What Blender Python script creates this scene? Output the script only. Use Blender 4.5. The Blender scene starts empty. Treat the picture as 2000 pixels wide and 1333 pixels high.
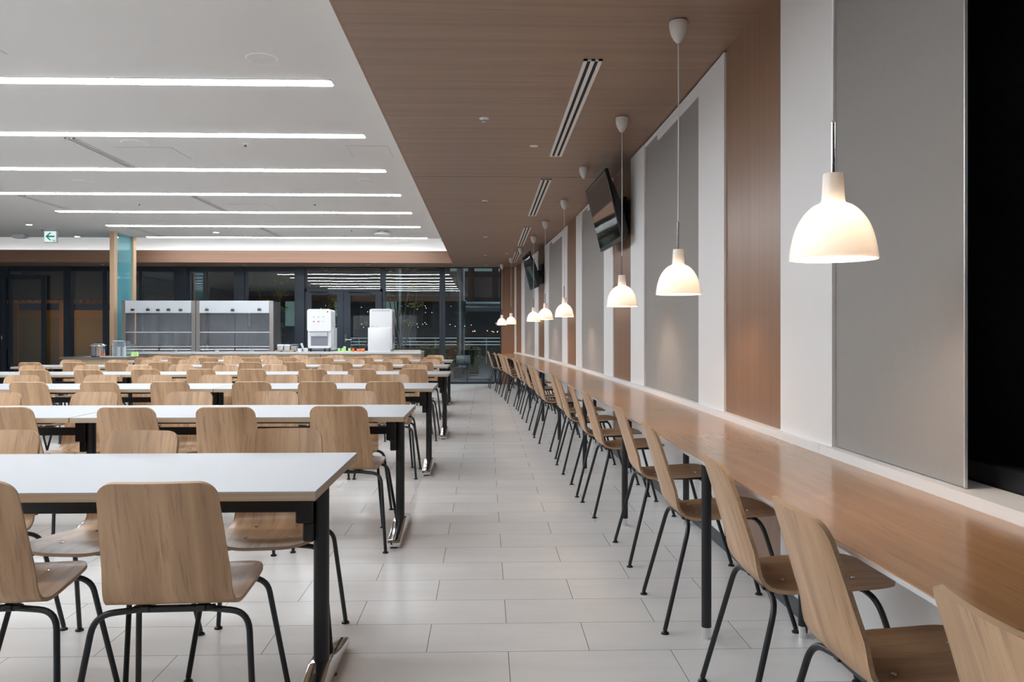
import bpy, bmesh, math, random
from mathutils import Vector, Matrix
random.seed(7)
PI = math.pi
SC = bpy.context.scene
COL = SC.collection

# ------------------------------------------------------------------ camera
cd = bpy.data.cameras.new('camera')
cam = bpy.data.objects.new('camera', cd)
COL.objects.link(cam)
cam.location = (0, 0, 1.168)
cam.rotation_euler = (PI/2, 0, -math.atan(51/1634))
cd.sensor_width = 36
cd.lens = 36*1634/2000
cd.shift_y = -(666.5-652)/2000
cd.clip_start = 0.02
cd.clip_end = 300
SC.camera = cam

# ------------------------------------------------------------------ world, exposure, light strengths
w = bpy.data.worlds.new('night'); SC.world = w; w.use_nodes = True
w.node_tree.nodes['Background'].inputs[0].default_value = (0.10, 0.14, 0.20, 1)
w.node_tree.nodes['Background'].inputs[1].default_value = 0.03
SC.view_settings.view_transform = 'Standard'
SC.view_settings.look = 'None'
SC.view_settings.gamma = 1
SC.view_settings.use_curve_mapping = False
SC.view_settings.exposure = 0.97
STRIP = 16.5      # linear ceiling lights
COVE = 4.6        # cove LED tape
BULB = 66.0       # pendant bulbs
SPOT = 14.0       # small downlights
def area_light(name, loc, power, color, size):
    ld = bpy.data.lights.new(name, 'AREA'); ld.energy = power; ld.color = color; ld.size = size
    o = bpy.data.objects.new(name, ld); COL.objects.link(o); o.location = loc
    return o
area_light('added_outdoor_fill', (2.5, 24.5, 5.5), 300, (0.75, 0.9, 1.0), 0.5)  # added fill to make the outdoor things visible, no lamp stands here

# ------------------------------------------------------------------ materials
MATS = {}
def new_mat(name):
    m = bpy.data.materials.new(name); m.use_nodes = True
    MATS[name] = m
    return m, m.node_tree, m.node_tree.nodes['Principled BSDF']
def setc(b, c, r=0.5, metal=0.0, spec=None):
    b.inputs['Base Color'].default_value = (*c, 1)
    b.inputs['Roughness'].default_value = r
    b.inputs['Metallic'].default_value = metal
    if spec is not None: b.inputs['Specular IOR Level'].default_value = spec
def plain(name, c, r=0.5, metal=0.0, spec=None, mottle=0.0, scale=6.0):
    m, nt, b = new_mat(name); setc(b, c, r, metal, spec)
    if mottle:
        tc = nt.nodes.new('ShaderNodeTexCoord'); n = nt.nodes.new('ShaderNodeTexNoise')
        n.inputs['Scale'].default_value = scale; n.inputs['Detail'].default_value = 4
        nt.links.new(tc.outputs['Object'], n.inputs['Vector'])
        mx = nt.nodes.new('ShaderNodeMix'); mx.data_type = 'RGBA'
        mx.inputs[6].default_value = (*[x*(1-mottle) for x in c], 1); mx.inputs[7].default_value = (*[min(1, x*(1+mottle)) for x in c], 1)
        nt.links.new(n.outputs['Fac'], mx.inputs[0]); nt.links.new(mx.outputs[2], b.inputs['Base Color'])
    return m
def wood(name, ca, cb, cc, scale, rough=0.4, bumpy=0.0, vary=True, spec=0.5):
    """grain runs along the axes with the small scale numbers"""
    m, nt, b = new_mat(name); setc(b, ca, rough, 0, spec)
    L = nt.links.new
    tc = nt.nodes.new('ShaderNodeTexCoord'); mp = nt.nodes.new('ShaderNodeMapping')
    L(tc.outputs['Object'], mp.inputs['Vector']); mp.inputs['Scale'].default_value = scale
    if vary:
        oi = nt.nodes.new('ShaderNodeObjectInfo'); mu = nt.nodes.new('ShaderNodeMath'); mu.operation = 'MULTIPLY'; mu.inputs[1].default_value = 37
        L(oi.outputs['Random'], mu.inputs[0])
        cb3 = nt.nodes.new('ShaderNodeCombineXYZ')
        for i in range(3): L(mu.outputs[0], cb3.inputs[i])
        L(cb3.outputs[0], mp.inputs['Location'])
    n1 = nt.nodes.new('ShaderNodeTexNoise'); n1.inputs['Scale'].default_value = 1; n1.inputs['Detail'].default_value = 3; n1.inputs['Distortion'].default_value = 0.6
    n2 = nt.nodes.new('ShaderNodeTexNoise'); n2.inputs['Scale'].default_value = 5.5; n2.inputs['Detail'].default_value = 5; n2.inputs['Roughness'].default_value = 0.65
    L(mp.outputs[0], n1.inputs['Vector']); L(mp.outputs[0], n2.inputs['Vector'])
    r1 = nt.nodes.new('ShaderNodeValToRGB'); e = r1.color_ramp.elements
    e[0].position = 0.30; e[0].color = (*ca, 1); e[1].position = 0.70; e[1].color = (*cb, 1)
    L(n1.outputs['Fac'], r1.inputs[0])
    r2 = nt.nodes.new('ShaderNodeValToRGB'); e = r2.color_ramp.elements
    e[0].position = 0.52; e[0].color = (0, 0, 0, 1); e[1].position = 0.75; e[1].color = (1, 1, 1, 1)
    L(n2.outputs['Fac'], r2.inputs[0])
    mf = nt.nodes.new('ShaderNodeMath'); mf.operation = 'MULTIPLY'; mf.inputs[1].default_value = 0.75; L(r2.outputs[0], mf.inputs[0])
    mx = nt.nodes.new('ShaderNodeMix'); mx.data_type = 'RGBA'; mx.inputs[7].default_value = (*cc, 1)
    L(mf.outputs[0], mx.inputs[0]); L(r1.outputs[0], mx.inputs[6]); L(mx.outputs[2], b.inputs['Base Color'])
    if bumpy:
        bu = nt.nodes.new('ShaderNodeBump'); bu.inputs['Strength'].default_value = bumpy; bu.inputs['Distance'].default_value = 0.001
        L(n2.outputs['Fac'], bu.inputs['Height']); L(bu.outputs[0], b.inputs['Normal'])
    return m
def emit(name, c, s):
    m, nt, b = new_mat(name); setc(b, (0.8, 0.8, 0.8), 0.5)
    b.inputs['Emission Color'].default_value = (*c, 1); b.inputs['Emission Strength'].default_value = s
    return m
def schlick(nt, f0, normal=None):
    L = nt.links.new
    lw = nt.nodes.new('ShaderNodeLayerWeight'); lw.inputs[0].default_value = 0.5
    if normal: L(normal, lw.inputs['Normal'])
    pw = nt.nodes.new('ShaderNodeMath'); pw.operation = 'POWER'; pw.inputs[1].default_value = 5; L(lw.outputs['Facing'], pw.inputs[0])
    mr = nt.nodes.new('ShaderNodeMapRange'); mr.inputs[3].default_value = f0; mr.inputs[4].default_value = 0.9; L(pw.outputs[0], mr.inputs[0])
    return mr
def sheet(name, tint, refl=1.6, cloudy=0.0, ccol=(1, 1, 1), rough=0.0, wave=0.0, wscale=1.0):
    """thin clear sheet: see-through with mirror-like surface, optional cloudiness"""
    m, nt, b = new_mat(name); nt.nodes.remove(b); L = nt.links.new
    out = nt.nodes['Material Output']
    tr = nt.nodes.new('ShaderNodeBsdfTransparent'); tr.inputs[0].default_value = (*tint, 1)
    gl = nt.nodes.new('ShaderNodeBsdfGlossy'); gl.inputs['Roughness'].default_value = rough; gl.inputs[0].default_value = (1, 1, 1, 1)
    fr = schlick(nt, ((refl-1)/(refl+1))**2)
    src = tr
    if cloudy:
        df = nt.nodes.new('ShaderNodeBsdfDiffuse'); df.inputs[0].default_value = (*ccol, 1)
        tl = nt.nodes.new('ShaderNodeBsdfTranslucent'); tl.inputs[0].default_value = (*ccol, 1)
        m2 = nt.nodes.new('ShaderNodeMixShader'); m2.inputs[0].default_value = 0.5; L(df.outputs[0], m2.inputs[1]); L(tl.outputs[0], m2.inputs[2])
        m3 = nt.nodes.new('ShaderNodeMixShader'); m3.inputs[0].default_value = cloudy; L(tr.outputs[0], m3.inputs[1]); L(m2.outputs[0], m3.inputs[2])
        src = m3
    mx = nt.nodes.new('ShaderNodeMixShader'); L(fr.outputs[0], mx.inputs[0]); L(src.outputs[0], mx.inputs[1]); L(gl.outputs[0], mx.inputs[2])
    if wave:
        tc = nt.nodes.new('ShaderNodeTexCoord'); n = nt.nodes.new('ShaderNodeTexNoise'); n.inputs['Scale'].default_value = wscale
        L(tc.outputs['Object'], n.inputs['Vector'])
        bu = nt.nodes.new('ShaderNodeBump'); bu.inputs['Strength'].default_value = wave; bu.inputs['Distance'].default_value = 0.01
        L(n.outputs['Fac'], bu.inputs['Height']); L(bu.outputs[0], gl.inputs['Normal'])
    L(mx.outputs[0], out.inputs[0])
    return m

M_white = plain('white_paint', (0.80, 0.80, 0.79), 0.7, mottle=0.01, scale=2)
M_ceil = plain('ceiling_paint', (0.64, 0.615, 0.59), 0.85, mottle=0.012, scale=0.8)
M_pier = plain('pier_paint', (0.84, 0.835, 0.83), 0.55, mottle=0.01, scale=2)
M_grey = plain('grey_blind_cloth', (0.32, 0.305, 0.29), 0.8, mottle=0.03, scale=40)
M_navy = plain('dark_frame_metal', (0.030, 0.040, 0.055), 0.35, 0.3)
M_black = plain('black_metal', (0.012, 0.013, 0.016), 0.42, 0.0, 0.5)
M_blackp = plain('black_plastic', (0.010, 0.010, 0.011), 0.35)
M_screen = plain('screen_glass', (0.006, 0.006, 0.007), 0.04, 0, 0.6)
M_chrome = plain('chrome', (0.75, 0.76, 0.78), 0.09, 1.0)
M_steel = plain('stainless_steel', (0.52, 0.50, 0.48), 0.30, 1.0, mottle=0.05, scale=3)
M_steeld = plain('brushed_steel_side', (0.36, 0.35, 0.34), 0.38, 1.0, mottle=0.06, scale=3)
M_alu = plain('aluminium', (0.75, 0.76, 0.78), 0.35, 0.6)
M_lam = plain('white_laminate', (0.385, 0.395, 0.415), 0.42, 0, 0.22, mottle=0.01, scale=5)
M_plast = plain('white_plastic', (0.78, 0.79, 0.81), 0.30)
M_plastg = plain('pale_grey_plastic', (0.55, 0.57, 0.60), 0.35)
M_cream = plain('cream_plastic', (0.74, 0.71, 0.67), 0.45)
M_dkgrey = plain('dark_grey', (0.06, 0.065, 0.075), 0.5)
M_midgrey = plain('mid_grey_panel', (0.20, 0.22, 0.26), 0.4)
M_green = plain('green_plastic', (0.48, 0.74, 0.30), 0.35)
M_orange = plain('orange_plastic', (0.90, 0.18, 0.03), 0.35)
M_red = plain('red_enamel', (0.45, 0.02, 0.05), 0.4)
M_gap = plain('black_reveal', (0.008, 0.007, 0.006), 0.8)
M_outside = plain('night_ground', (0.05, 0.055, 0.06), 0.8, mottle=0.3, scale=1)
M_leaf = plain('hedge_leaf', (0.055, 0.075, 0.025), 0.6, mottle=0.5, scale=3)
M_leafy = plain('yellow_leaf', (0.42, 0.38, 0.05), 0.6, mottle=0.4, scale=5)
M_bark = plain('pale_bark', (0.17, 0.15, 0.10), 0.8, mottle=0.3, scale=8)
M_galv = plain('galvanised_steel', (0.38, 0.44, 0.47), 0.35, 0.7, mottle=0.15, scale=4)
M_concr = plain('dark_concrete', (0.10, 0.11, 0.12), 0.8, mottle=0.2, scale=2)
M_brownwall = plain('lit_plaster', (0.35, 0.25, 0.12), 0.8, mottle=0.1, scale=1)
M_rafter = plain('rafter_timber', (0.5, 0.26, 0.09), 0.6)

M_ceilwood = wood('walnut_ceiling', (0.225, 0.137, 0.090), (0.30, 0.19, 0.132), (0.16, 0.092, 0.058), (0.30, 14, 14), 0.42, vary=False)
M_wallwood = wood('walnut_panel', (0.235, 0.125, 0.073), (0.275, 0.155, 0.095), (0.185, 0.096, 0.055), (17, 17, 0.28), 0.34, vary=False)
M_fascia = wood('fascia_veneer', (0.235, 0.125, 0.078), (0.29, 0.165, 0.107), (0.19, 0.10, 0.062), (0.30, 18, 18), 0.45, vary=False)
M_counter = wood('counter_oak', (0.38, 0.20, 0.092), (0.43, 0.235, 0.112), (0.33, 0.165, 0.072), (26, 1.2, 26), 0.21, vary=True)
M_chair = wood('chair_oak', (0.36, 0.205, 0.105), (0.58, 0.365, 0.205), (0.20, 0.105, 0.048), (15, 1.1, 1.1), 0.36, bumpy=0.15)
M_ply = wood('plywood_edge', (0.42, 0.27, 0.16), (0.50, 0.34, 0.21), (0.30, 0.18, 0.10), (3, 3, 60), 0.5)
M_edge = wood('table_edge_ply', (0.40, 0.29, 0.19), (0.46, 0.35, 0.25), (0.28, 0.18, 0.10), (0.5, 0.5, 90), 0.5)
M_post = wood('oak_post', (0.52, 0.35, 0.22), (0.58, 0.40, 0.26), (0.46, 0.30, 0.18), (20, 20, 0.5), 0.5)
M_cabwood = wood('pale_cabinet_wood', (0.46, 0.33, 0.21), (0.52, 0.38, 0.25), (0.40, 0.28, 0.17), (12, 12, 0.6), 0.5)

M_strip = emit('linear_light_diffuser', (0.90, 0.955, 1.0), STRIP)
M_cove = emit('cove_led', (0.92, 0.97, 1.0), COVE)
M_bulb = emit('warm_bulb', (1.0, 0.73, 0.52), BULB)
M_spot = emit('downlight_lens', (1.0, 0.97, 0.92), SPOT)
M_exit = emit('exit_sign_face', (0.80, 0.95, 1.0), 0.33)
M_exitg = emit('exit_sign_green', (0.0, 0.30, 0.16), 0.25); M_exitg.node_tree.nodes['Principled BSDF'].inputs['Base Color'].default_value = (0.0, 0.3, 0.16, 1)
M_city = emit('distant_lamp', (0.75, 0.95, 1.0), 1.8)
M_cityo = emit('distant_orange_lamp', (1.0, 0.45, 0.2), 1.6)
M_winlit = emit('lit_far_window', (0.45, 0.75, 0.65), 0.10)
M_railglow = emit('glowing_rail', (0.7, 0.95, 0.95), 0.25)  # emission stands in for light falling on the metal rails

M_glass = sheet('window_glass', (0.90, 0.94, 0.95), 1.75, wave=0.06, wscale=0.9)
M_glasst = sheet('teal_glass', (0.60, 0.84, 0.88), 1.45, cloudy=0.42, ccol=(0.30, 0.70, 0.78))
M_film = sheet('clear_film', (0.72, 0.74, 0.77), 1.5, cloudy=0.24, ccol=(0.55, 0.55, 0.56), rough=0.15, wave=0.3, wscale=3.5)
M_acryl = sheet('clear_acrylic', (0.88, 0.91, 0.94), 1.5, cloudy=0.12, ccol=(0.8, 0.85, 0.95))

# opal glass shade: lit from inside by the bulb
m, nt, b = new_mat('opal_glass'); nt.nodes.remove(b); out = nt.nodes['Material Output']
tl = nt.nodes.new('ShaderNodeBsdfTranslucent'); tl.inputs[0].default_value = (0.93, 0.90, 0.86, 1)
df = nt.nodes.new('ShaderNodeBsdfDiffuse'); df.inputs[0].default_value = (0.9, 0.87, 0.83, 1)
gl = nt.nodes.new('ShaderNodeBsdfGlossy'); gl.inputs['Roughness'].default_value = 0.08
a = nt.nodes.new('ShaderNodeMixShader'); a.inputs[0].default_value = 0.905; nt.links.new(tl.outputs[0], a.inputs[1]); nt.links.new(df.outputs[0], a.inputs[2])
fr = schlick(nt, 0.04)
b2 = nt.nodes.new('ShaderNodeMixShader'); nt.links.new(fr.outputs[0], b2.inputs[0]); nt.links.new(a.outputs[0], b2.inputs[1]); nt.links.new(gl.outputs[0], b2.inputs[2])
nt.links.new(b2.outputs[0], out.inputs[0]); M_opal = m

# floor tiles, 600 x 300 in running bond
m, nt, b = new_mat('floor_tile'); L = nt.links.new
tc = nt.nodes.new('ShaderNodeTexCoord'); mp = nt.nodes.new('ShaderNodeMapping'); mp.inputs['Location'].default_value = (-0.082, -0.07, 0)
L(tc.outputs['Object'], mp.inputs['Vector'])
br = nt.nodes.new('ShaderNodeTexBrick'); br.inputs['Scale'].default_value = 1; br.inputs['Brick Width'].default_value = 0.6
br.inputs['Row Height'].default_value = 0.3; br.inputs['Mortar Size'].default_value = 0.0017; br.inputs['Mortar Smooth'].default_value = 0.3
br.inputs['Color1'].default_value = (0.72, 0.71, 0.70, 1); br.inputs['Color2'].default_value = (0.76, 0.75, 0.74, 1); br.inputs['Mortar'].default_value = (0.22, 0.21, 0.20, 1)
L(mp.outputs[0], br.inputs['Vector'])
mp2 = nt.nodes.new('ShaderNodeMapping'); mp2.inputs['Scale'].default_value = (1.3, 5.0, 1); L(tc.outputs['Object'], mp2.inputs['Vector'])
n = nt.nodes.new('ShaderNodeTexNoise'); n.inputs['Scale'].default_value = 1.6; n.inputs['Detail'].default_value = 7; n.inputs['Roughness'].default_value = 0.6; L(mp2.outputs[0], n.inputs['Vector'])
rp = nt.nodes.new('ShaderNodeValToRGB'); rp.color_ramp.elements[0].position = 0.3; rp.color_ramp.elements[0].color = (0.95, 0.95, 0.95, 1); rp.color_ramp.elements[1].position = 0.7; rp.color_ramp.elements[1].color = (1.02, 1.02, 1.02, 1)
L(n.outputs['Fac'], rp.inputs[0])
mx = nt.nodes.new('ShaderNodeMix'); mx.data_type = 'RGBA'; mx.blend_type = 'MULTIPLY'; mx.inputs[0].default_value = 1
L(br.outputs['Color'], mx.inputs[6]); L(rp.outputs[0], mx.inputs[7]); L(mx.outputs[2], b.inputs['Base Color'])
rr = nt.nodes.new('ShaderNodeMapRange'); rr.inputs[3].default_value = 0.22; rr.inputs[4].default_value = 0.29; L(n.outputs['Fac'], rr.inputs[0]); L(rr.outputs[0], b.inputs['Roughness'])
bu = nt.nodes.new('ShaderNodeBump'); bu.inputs['Strength'].default_value = 0.5; bu.inputs['Distance'].default_value = 0.0015; bu.invert = True
L(br.outputs['Fac'], bu.inputs['Height']); L(bu.outputs[0], b.inputs['Normal']); M_floor = m

# ------------------------------------------------------------------ mesh helpers
def arc_path(pts, r, n=6):
    """round the inner corners of a polyline"""
    pts = [Vector(p) for p in pts]; out = [pts[0]]
    for i in range(1, len(pts)-1):
        a = (pts[i-1]-pts[i]); c = (pts[i+1]-pts[i]); rr = min(r, a.length*0.49, c.length*0.49)
        p0 = pts[i]+a.normalized()*rr; p2 = pts[i]+c.normalized()*rr
        for k in range(n+1):
            t = k/n; out.append((1-t)**2*p0+2*t*(1-t)*pts[i]+t*t*p2)
    out.append(pts[-1]); return out
class MB:
    def __init__(s): s.v = []; s.f = []; s.m = []
    def add(s, vs, fs, mi=0):
        o = len(s.v); s.v += [tuple(v) for v in vs]; s.f += [tuple(o+i for i in f) for f in fs]; s.m += [mi]*len(fs); return s
    def box(s, x0, x1, y0, y1, z0, z1, mi=0, M=None):
        vs = [Vector(p) for p in ((x0,y0,z0),(x1,y0,z0),(x1,y1,z0),(x0,y1,z0),(x0,y0,z1),(x1,y0,z1),(x1,y1,z1),(x0,y1,z1))]
        if M: vs = [M @ v for v in vs]
        return s.add(vs, [(3,2,1,0),(4,5,6,7),(0,1,5,4),(1,2,6,5),(2,3,7,6),(3,0,4,7)], mi)
    def tube(s, pts, r, n=10, mi=0, caps=True):
        pts = [Vector(p) for p in pts]; rs = r if isinstance(r, (list, tuple)) else [r]*len(pts)
        T = [(pts[min(i+1, len(pts)-1)]-pts[max(i-1, 0)]).normalized() for i in range(len(pts))]
        u = T[0].orthogonal().normalized(); vs = []
        for i, p in enumerate(pts):
            u = (u-T[i]*u.dot(T[i])).normalized(); w_ = T[i].cross(u)
            vs += [p+(u*math.cos(2*PI*k/n)+w_*math.sin(2*PI*k/n))*rs[i] for k in range(n)]
        fs = [(i*n+k, i*n+(k+1) % n, (i+1)*n+(k+1) % n, (i+1)*n+k) for i in range(len(pts)-1) for k in range(n)]
        if caps: fs += [tuple(range(n-1, -1, -1)), tuple((len(pts)-1)*n+k for k in range(n))]
        return s.add(vs, fs, mi)
    def lathe(s, prof, c=(0, 0, 0), n=32, mi=0, close=False):
        vs = [(c[0]+r*math.cos(2*PI*k/n), c[1]+r*math.sin(2*PI*k/n), c[2]+z) for r, z in prof for k in range(n)]
        fs = [(i*n+k, i*n+(k+1) % n, (i+1)*n+(k+1) % n, (i+1)*n+k) for i in range(len(prof)-1) for k in range(n)]
        if close: fs += [tuple(range(n-1, -1, -1)), tuple((len(prof)-1)*n+k for k in range(n))]
        return s.add(vs, fs, mi)
    def prism(s, poly, axis, a, b_, mi=0, M=None):
        """poly 2D in the two other axes (x,y,z order), extruded along axis"""
        def P(p, h):
            q = {'x': (h, p[0], p[1]), 'y': (p[0], h, p[1]), 'z': (p[0], p[1], h)}[axis]; q = Vector(q); return M @ q if M else q
        n = len(poly); vs = [P(p, a) for p in poly]+[P(p, b_) for p in poly]
        fs = [tuple(range(n-1, -1, -1)), tuple(n+k for k in range(n))]+[(k, (k+1) % n, n+(k+1) % n, n+k) for k in range(n)]
        return s.add(vs, fs, mi)
    def ball(s, c, r, n=12, mi=0, sz=1.0):
        h = n//2
        return s.lathe([(max(1e-4, r*math.sin(PI*i/h)), -r*sz*math.cos(PI*i/h)) for i in range(h+1)], c, n, mi)
    def build(s, name, mats, parent=None, smooth=30, bevel=0, seg=2, origin=None):
        if not isinstance(mats, (list, tuple)): mats = [mats]
        me = bpy.data.meshes.new(name); vs = s.v
        if origin is not None: vs = [tuple(Vector(v)-Vector(origin)) for v in vs]
        me.from_pydata(vs, [], s.f)
        for m_ in mats: me.materials.append(m_)
        for p, i in zip(me.polygons, s.m): p.material_index = i
        bm = bmesh.new(); bm.from_mesh(me); bmesh.ops.recalc_face_normals(bm, faces=bm.faces)
        if bevel:
            es = [e for e in bm.edges if len(e.link_faces) == 2 and e.calc_face_angle(0) > 0.6]
            bmesh.ops.bevel(bm, geom=es, offset=bevel, segments=seg, affect='EDGES', clamp_overlap=True, profile=0.5)
        bm.to_mesh(me); bm.free()
        if smooth: me.shade_smooth(); me.set_sharp_from_angle(angle=math.radians(smooth))
        o = bpy.data.objects.new(name, me); COL.objects.link(o)
        if origin is not None: o.location = origin
        if parent: o.parent = parent
        return o
def tag(o, label, cat, group=None, kind=None):
    o['label'] = label; o['category'] = cat
    if group: o['group'] = group
    if kind: o['kind'] = kind
    return o
def thing(name, label, cat, loc=(0, 0, 0), rz=0, group=None):
    o = bpy.data.objects.new(name, None); o.empty_display_size = 0.1; COL.objects.link(o)
    o.location = loc; o.rotation_euler = (0, 0, rz)
    return tag(o, label, cat, group)
def struct(o): o['kind'] = 'structure'; return o
KIDS = {}
def copy_tree(o, parent=None):
    c = o.copy(); COL.objects.link(c)
    if parent: c.parent = parent
    for ch in KIDS.get(o.name) or [k for k in o.children]: copy_tree(ch, c)
    return c
def register(o):
    """remember a thing's parts (children lists are slow to query)"""
    ch = list(o.children); KIDS[o.name] = ch
    for k in ch: register(k)
ORD = ['first', 'second', 'third', 'fourth', 'fifth', 'sixth', 'seventh', 'eighth', 'ninth', 'tenth', 'eleventh', 'twelfth', 'thirteenth', 'fourteenth', 'fifteenth', 'sixteenth', 'seventeenth', 'eighteenth', 'nineteenth', 'twentieth']

# ------------------------------------------------------------------ room geometry
CW = 2.705          # wood ceiling
CC = 3.18           # white ceiling
YG = 19.45          # glass facade at the back
WALL = [(-4, 1.287), (5, 1.29), (6.5, 1.28), (8, 1.242), (9.5, 1.207), (11, 1.172), (12.5, 1.115), (14, 1.045), (15.5, 0.957), (17, 0.857), (18.3, 0.756), (19.4, 0.640)]
def wx(y):
    for (a, xa), (b_, xb) in zip(WALL, WALL[1:]):
        if y <= b_: return xa+(xb-xa)*(y-a)/(b_-a)
    return WALL[-1][1]
def tang(y):
    d = 0.6; return math.atan2(wx(y-d)-wx(y+d), 2*d)      # angle of the wall from the Y axis, positive = bends left

struct(MB().box(-12, 2.2, -4, YG+0.05, -0.06, 0).build('floor', M_floor, smooth=0))
cw = MB()
cw.box(-0.703, 1.9, -4, YG, CW, CW+0.02)
cw.box(-12, -0.703, 18.28, YG, CW, CW+0.02)
cw.box(-12, -0.703, -4, -1.48, CW, CW+0.02)
struct(cw.build('ceiling', M_ceilwood, smooth=0))
struct(MB().box(-12, -0.93, -1.15, 17.75, CC, CC+0.03).build('ceiling', M_ceil, smooth=0))
struct(MB().box(-12, -0.43, -1.9, 18.55, 3.40, 3.42).build('ceiling', M_white, smooth=0))
# fascia boards and light cove
struct(MB().box(-0.723, -0.703, -1.48, 18.28, CW, 2.967).box(-12, -0.703, 18.26, 18.28, CW, 2.967).box(-12, -0.703, -1.50, -1.48, CW, 2.967).build('trim_1', M_fascia, smooth=0))
struct(MB().box(-0.703, -0.43, -1.8, 18.5, 2.80, 2.82).box(-12, -0.703, 18.28, 18.5, 2.80, 2.82).box(-12, -0.703, -1.8, -1.5, 2.80, 2.82)
       .box(-0.45, -0.43, -1.8, 18.52, 2.82, 3.40).box(-12, -0.45, 18.5, 18.52, 2.82, 3.40).box(-12, -0.45, -1.82, -1.80, 2.82, 3.40).build('trim_2', M_white, smooth=0))
struct(MB().box(-12.1, -12, -4, YG, 0, 3.42).build('wall_left', plain('left_wall_grey', (0.38, 0.38, 0.39), 0.6), smooth=0))
struct(MB().box(-12, 2.2, -4.1, -4, 0, 3.42).build('wall_back', plain('back_wall_grey', (0.22, 0.22, 0.23), 0.6), smooth=0))
tag(MB().box(-0.62, -0.58, -1.4, 18.2, 2.82, 2.85).build('cove_light', M_cove, smooth=0), 'hidden light tape in the ceiling cove along the wood ceiling edge', 'cove light', 'cove light tapes')
tag(MB().box(-11.9, -0.8, 18.38, 18.42, 2.82, 2.85).build('cove_light', M_cove, smooth=0), 'hidden light tape in the cove above the far wood fascia', 'cove light', 'cove light tapes')

# right wall: piers, walnut panels, window bays with blinds, along a gently bending line
def seg_box(mb, y0, y1, z0, z1, inset=0.0, thick=0.12, mi=0, step=0.9):
    n = max(1, int(math.ceil((y1-y0)/step)))
    ys = [y0+(y1-y0)*i/n for i in range(n+1)]
    poly = [(wx(y)+inset, y) for y in ys]+[(wx(y)+inset+thick, y) for y in reversed(ys)]
    return mb.prism(poly, 'z', z0, z1, mi)
PC = [4.06+3.63*i for i in range(5)]
for i, c in enumerate(PC):
    for a, b_ in ((c-0.98, c-0.435), (c+0.435, c+0.98)):
        if a > YG-0.2: continue
        struct(seg_box(MB(), a, min(b_, 19.4), 0, CW-0.012, thick=0.45).build('wall_right', M_pier, smooth=0))
    p = seg_box(MB(), c-0.435, min(c+0.435, 19.35), 0, CW, inset=0.012, thick=0.40).build('wall_right', M_wallwood, smooth=0)
    struct(p)
bays = [(PC[0]-0.98-1.67, PC[0]-0.98)]+[(PC[i]+0.98, PC[i+1]-0.98) for i in range(4)]
struct(seg_box(MB(), -4, PC[0]-0.98, 0, 0.735, thick=0.45).build('wall_right', M_pier, smooth=0))
struct(seg_box(MB(), -4, PC[0]-0.98, CW-0.012, CW, inset=0.0, thick=0.45).build('trim_3', M_pier, smooth=0))
for a, b_ in bays[1:]:
    struct(seg_box(MB(), a, b_, 0, 0.735, thick=0.45).build('wall_right', M_pier, smooth=0))
def window(n, y0, y1):
    fr_ = seg_box(MB(), y0, y1, 0.735, 0.80, inset=0.12, thick=0.06)
    seg_box(fr_, y0, y1, CW-0.06, CW, inset=0.12, thick=0.06)
    for y in (y0, y1-0.06): seg_box(fr_, y, y+0.06, 0.80, CW-0.06, inset=0.12, thick=0.06)
    f = struct(fr_.build('window_%d' % n, M_black, smooth=0))
    seg_box(MB(), y0+0.06, y1-0.06, 0.80, CW-0.06, inset=0.145, thick=0.008).build('pane', M_glass, f, smooth=0)
window(1, -3.9, 1.0); window(2, 1.02, PC[0]-0.985)
for i, (a, b_) in enumerate(bays[1:]): window(3+i, a+0.005, b_-0.005)
struct(MB().box(1.70, 1.72, -4, 19.4, 0, CW).build('wall_right', M_gap, smooth=0))   # black backing added for the night darkness beyond the side windows
blab = ['grey roller blind at the right edge, beside the uncovered dark window', 'grey roller blind between the two nearest walnut panels', 'grey roller blind just beyond the nearer wall television', 'grey roller blind just in front of the farther wall television', 'grey roller blind farthest along the right wall']
for i, (a, b_) in enumerate(bays):
    y0 = 2.235 if i == 0 else a+0.004; y1 = b_-0.004; yc = (y0+y1)/2
    t = thing('roller_blind', blab[i], 'blind', (wx(yc), yc, 0.745), 0, 'grey roller blinds in the wall bays')
    org = Vector((wx(yc), yc, 0.745))
    def sh(mb):
        mb.v = [tuple(Vector(v)-org) for v in mb.v]; return mb
    sh(seg_box(MB(), y0, y1, 0.748, CW-0.03, inset=0.014, thick=0.004)).build('cloth', M_grey, t, smooth=0)
    if i == 0: sh(seg_box(MB(), y0-0.004, y0+0.001, 0.748, CW-0.03, inset=0.010, thick=0.008)).build('side_hem', M_alu, t, smooth=0)
    sh(seg_box(MB(), y0+(0.0 if i == 0 else 0.55*(y1-y0)*0), y1, CW-0.035, CW-0.012, inset=0.002, thick=0.012)).build('rail', M_pier, t, smooth=0)
    hb = y0 if i == 0 else y0; hb1 = y0+0.72*(y1-y0)
    sh(seg_box(MB(), hb, hb1, CW-0.085, CW-0.036, inset=0.003, thick=0.010)).build('blind_box', M_pier, t, smooth=0)
# upstand ledge behind the counter
for k in range(10):
    y0 = -2.5+1.885*k if k else -3.9
    y1 = -2.5+1.885*(k+1)
    if y0 > 19.2: break
YS = [3.15+1.885*k for k in range(-3, 9)]
for a, b_ in zip(YS, YS[1:]+[19.19]):
    if b_-a < 0.2: continue
    struct(seg_box(MB(), a+0.0015, b_-0.0015, 0.66, 0.745, inset=-0.022, thick=0.13).build('trim_4', M_pier, smooth=0))
struct(seg_box(MB(), -4, 19.3, 0, 0.07, inset=-0.008, thick=0.02).build('baseboard_right', M_dkgrey, smooth=0))
# return wall at the end of the counter
struct(MB().box(0.36, 0.95, 19.25, YG+0.1, 0, CW).build('wall_right', M_wallwood, smooth=0))

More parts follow.
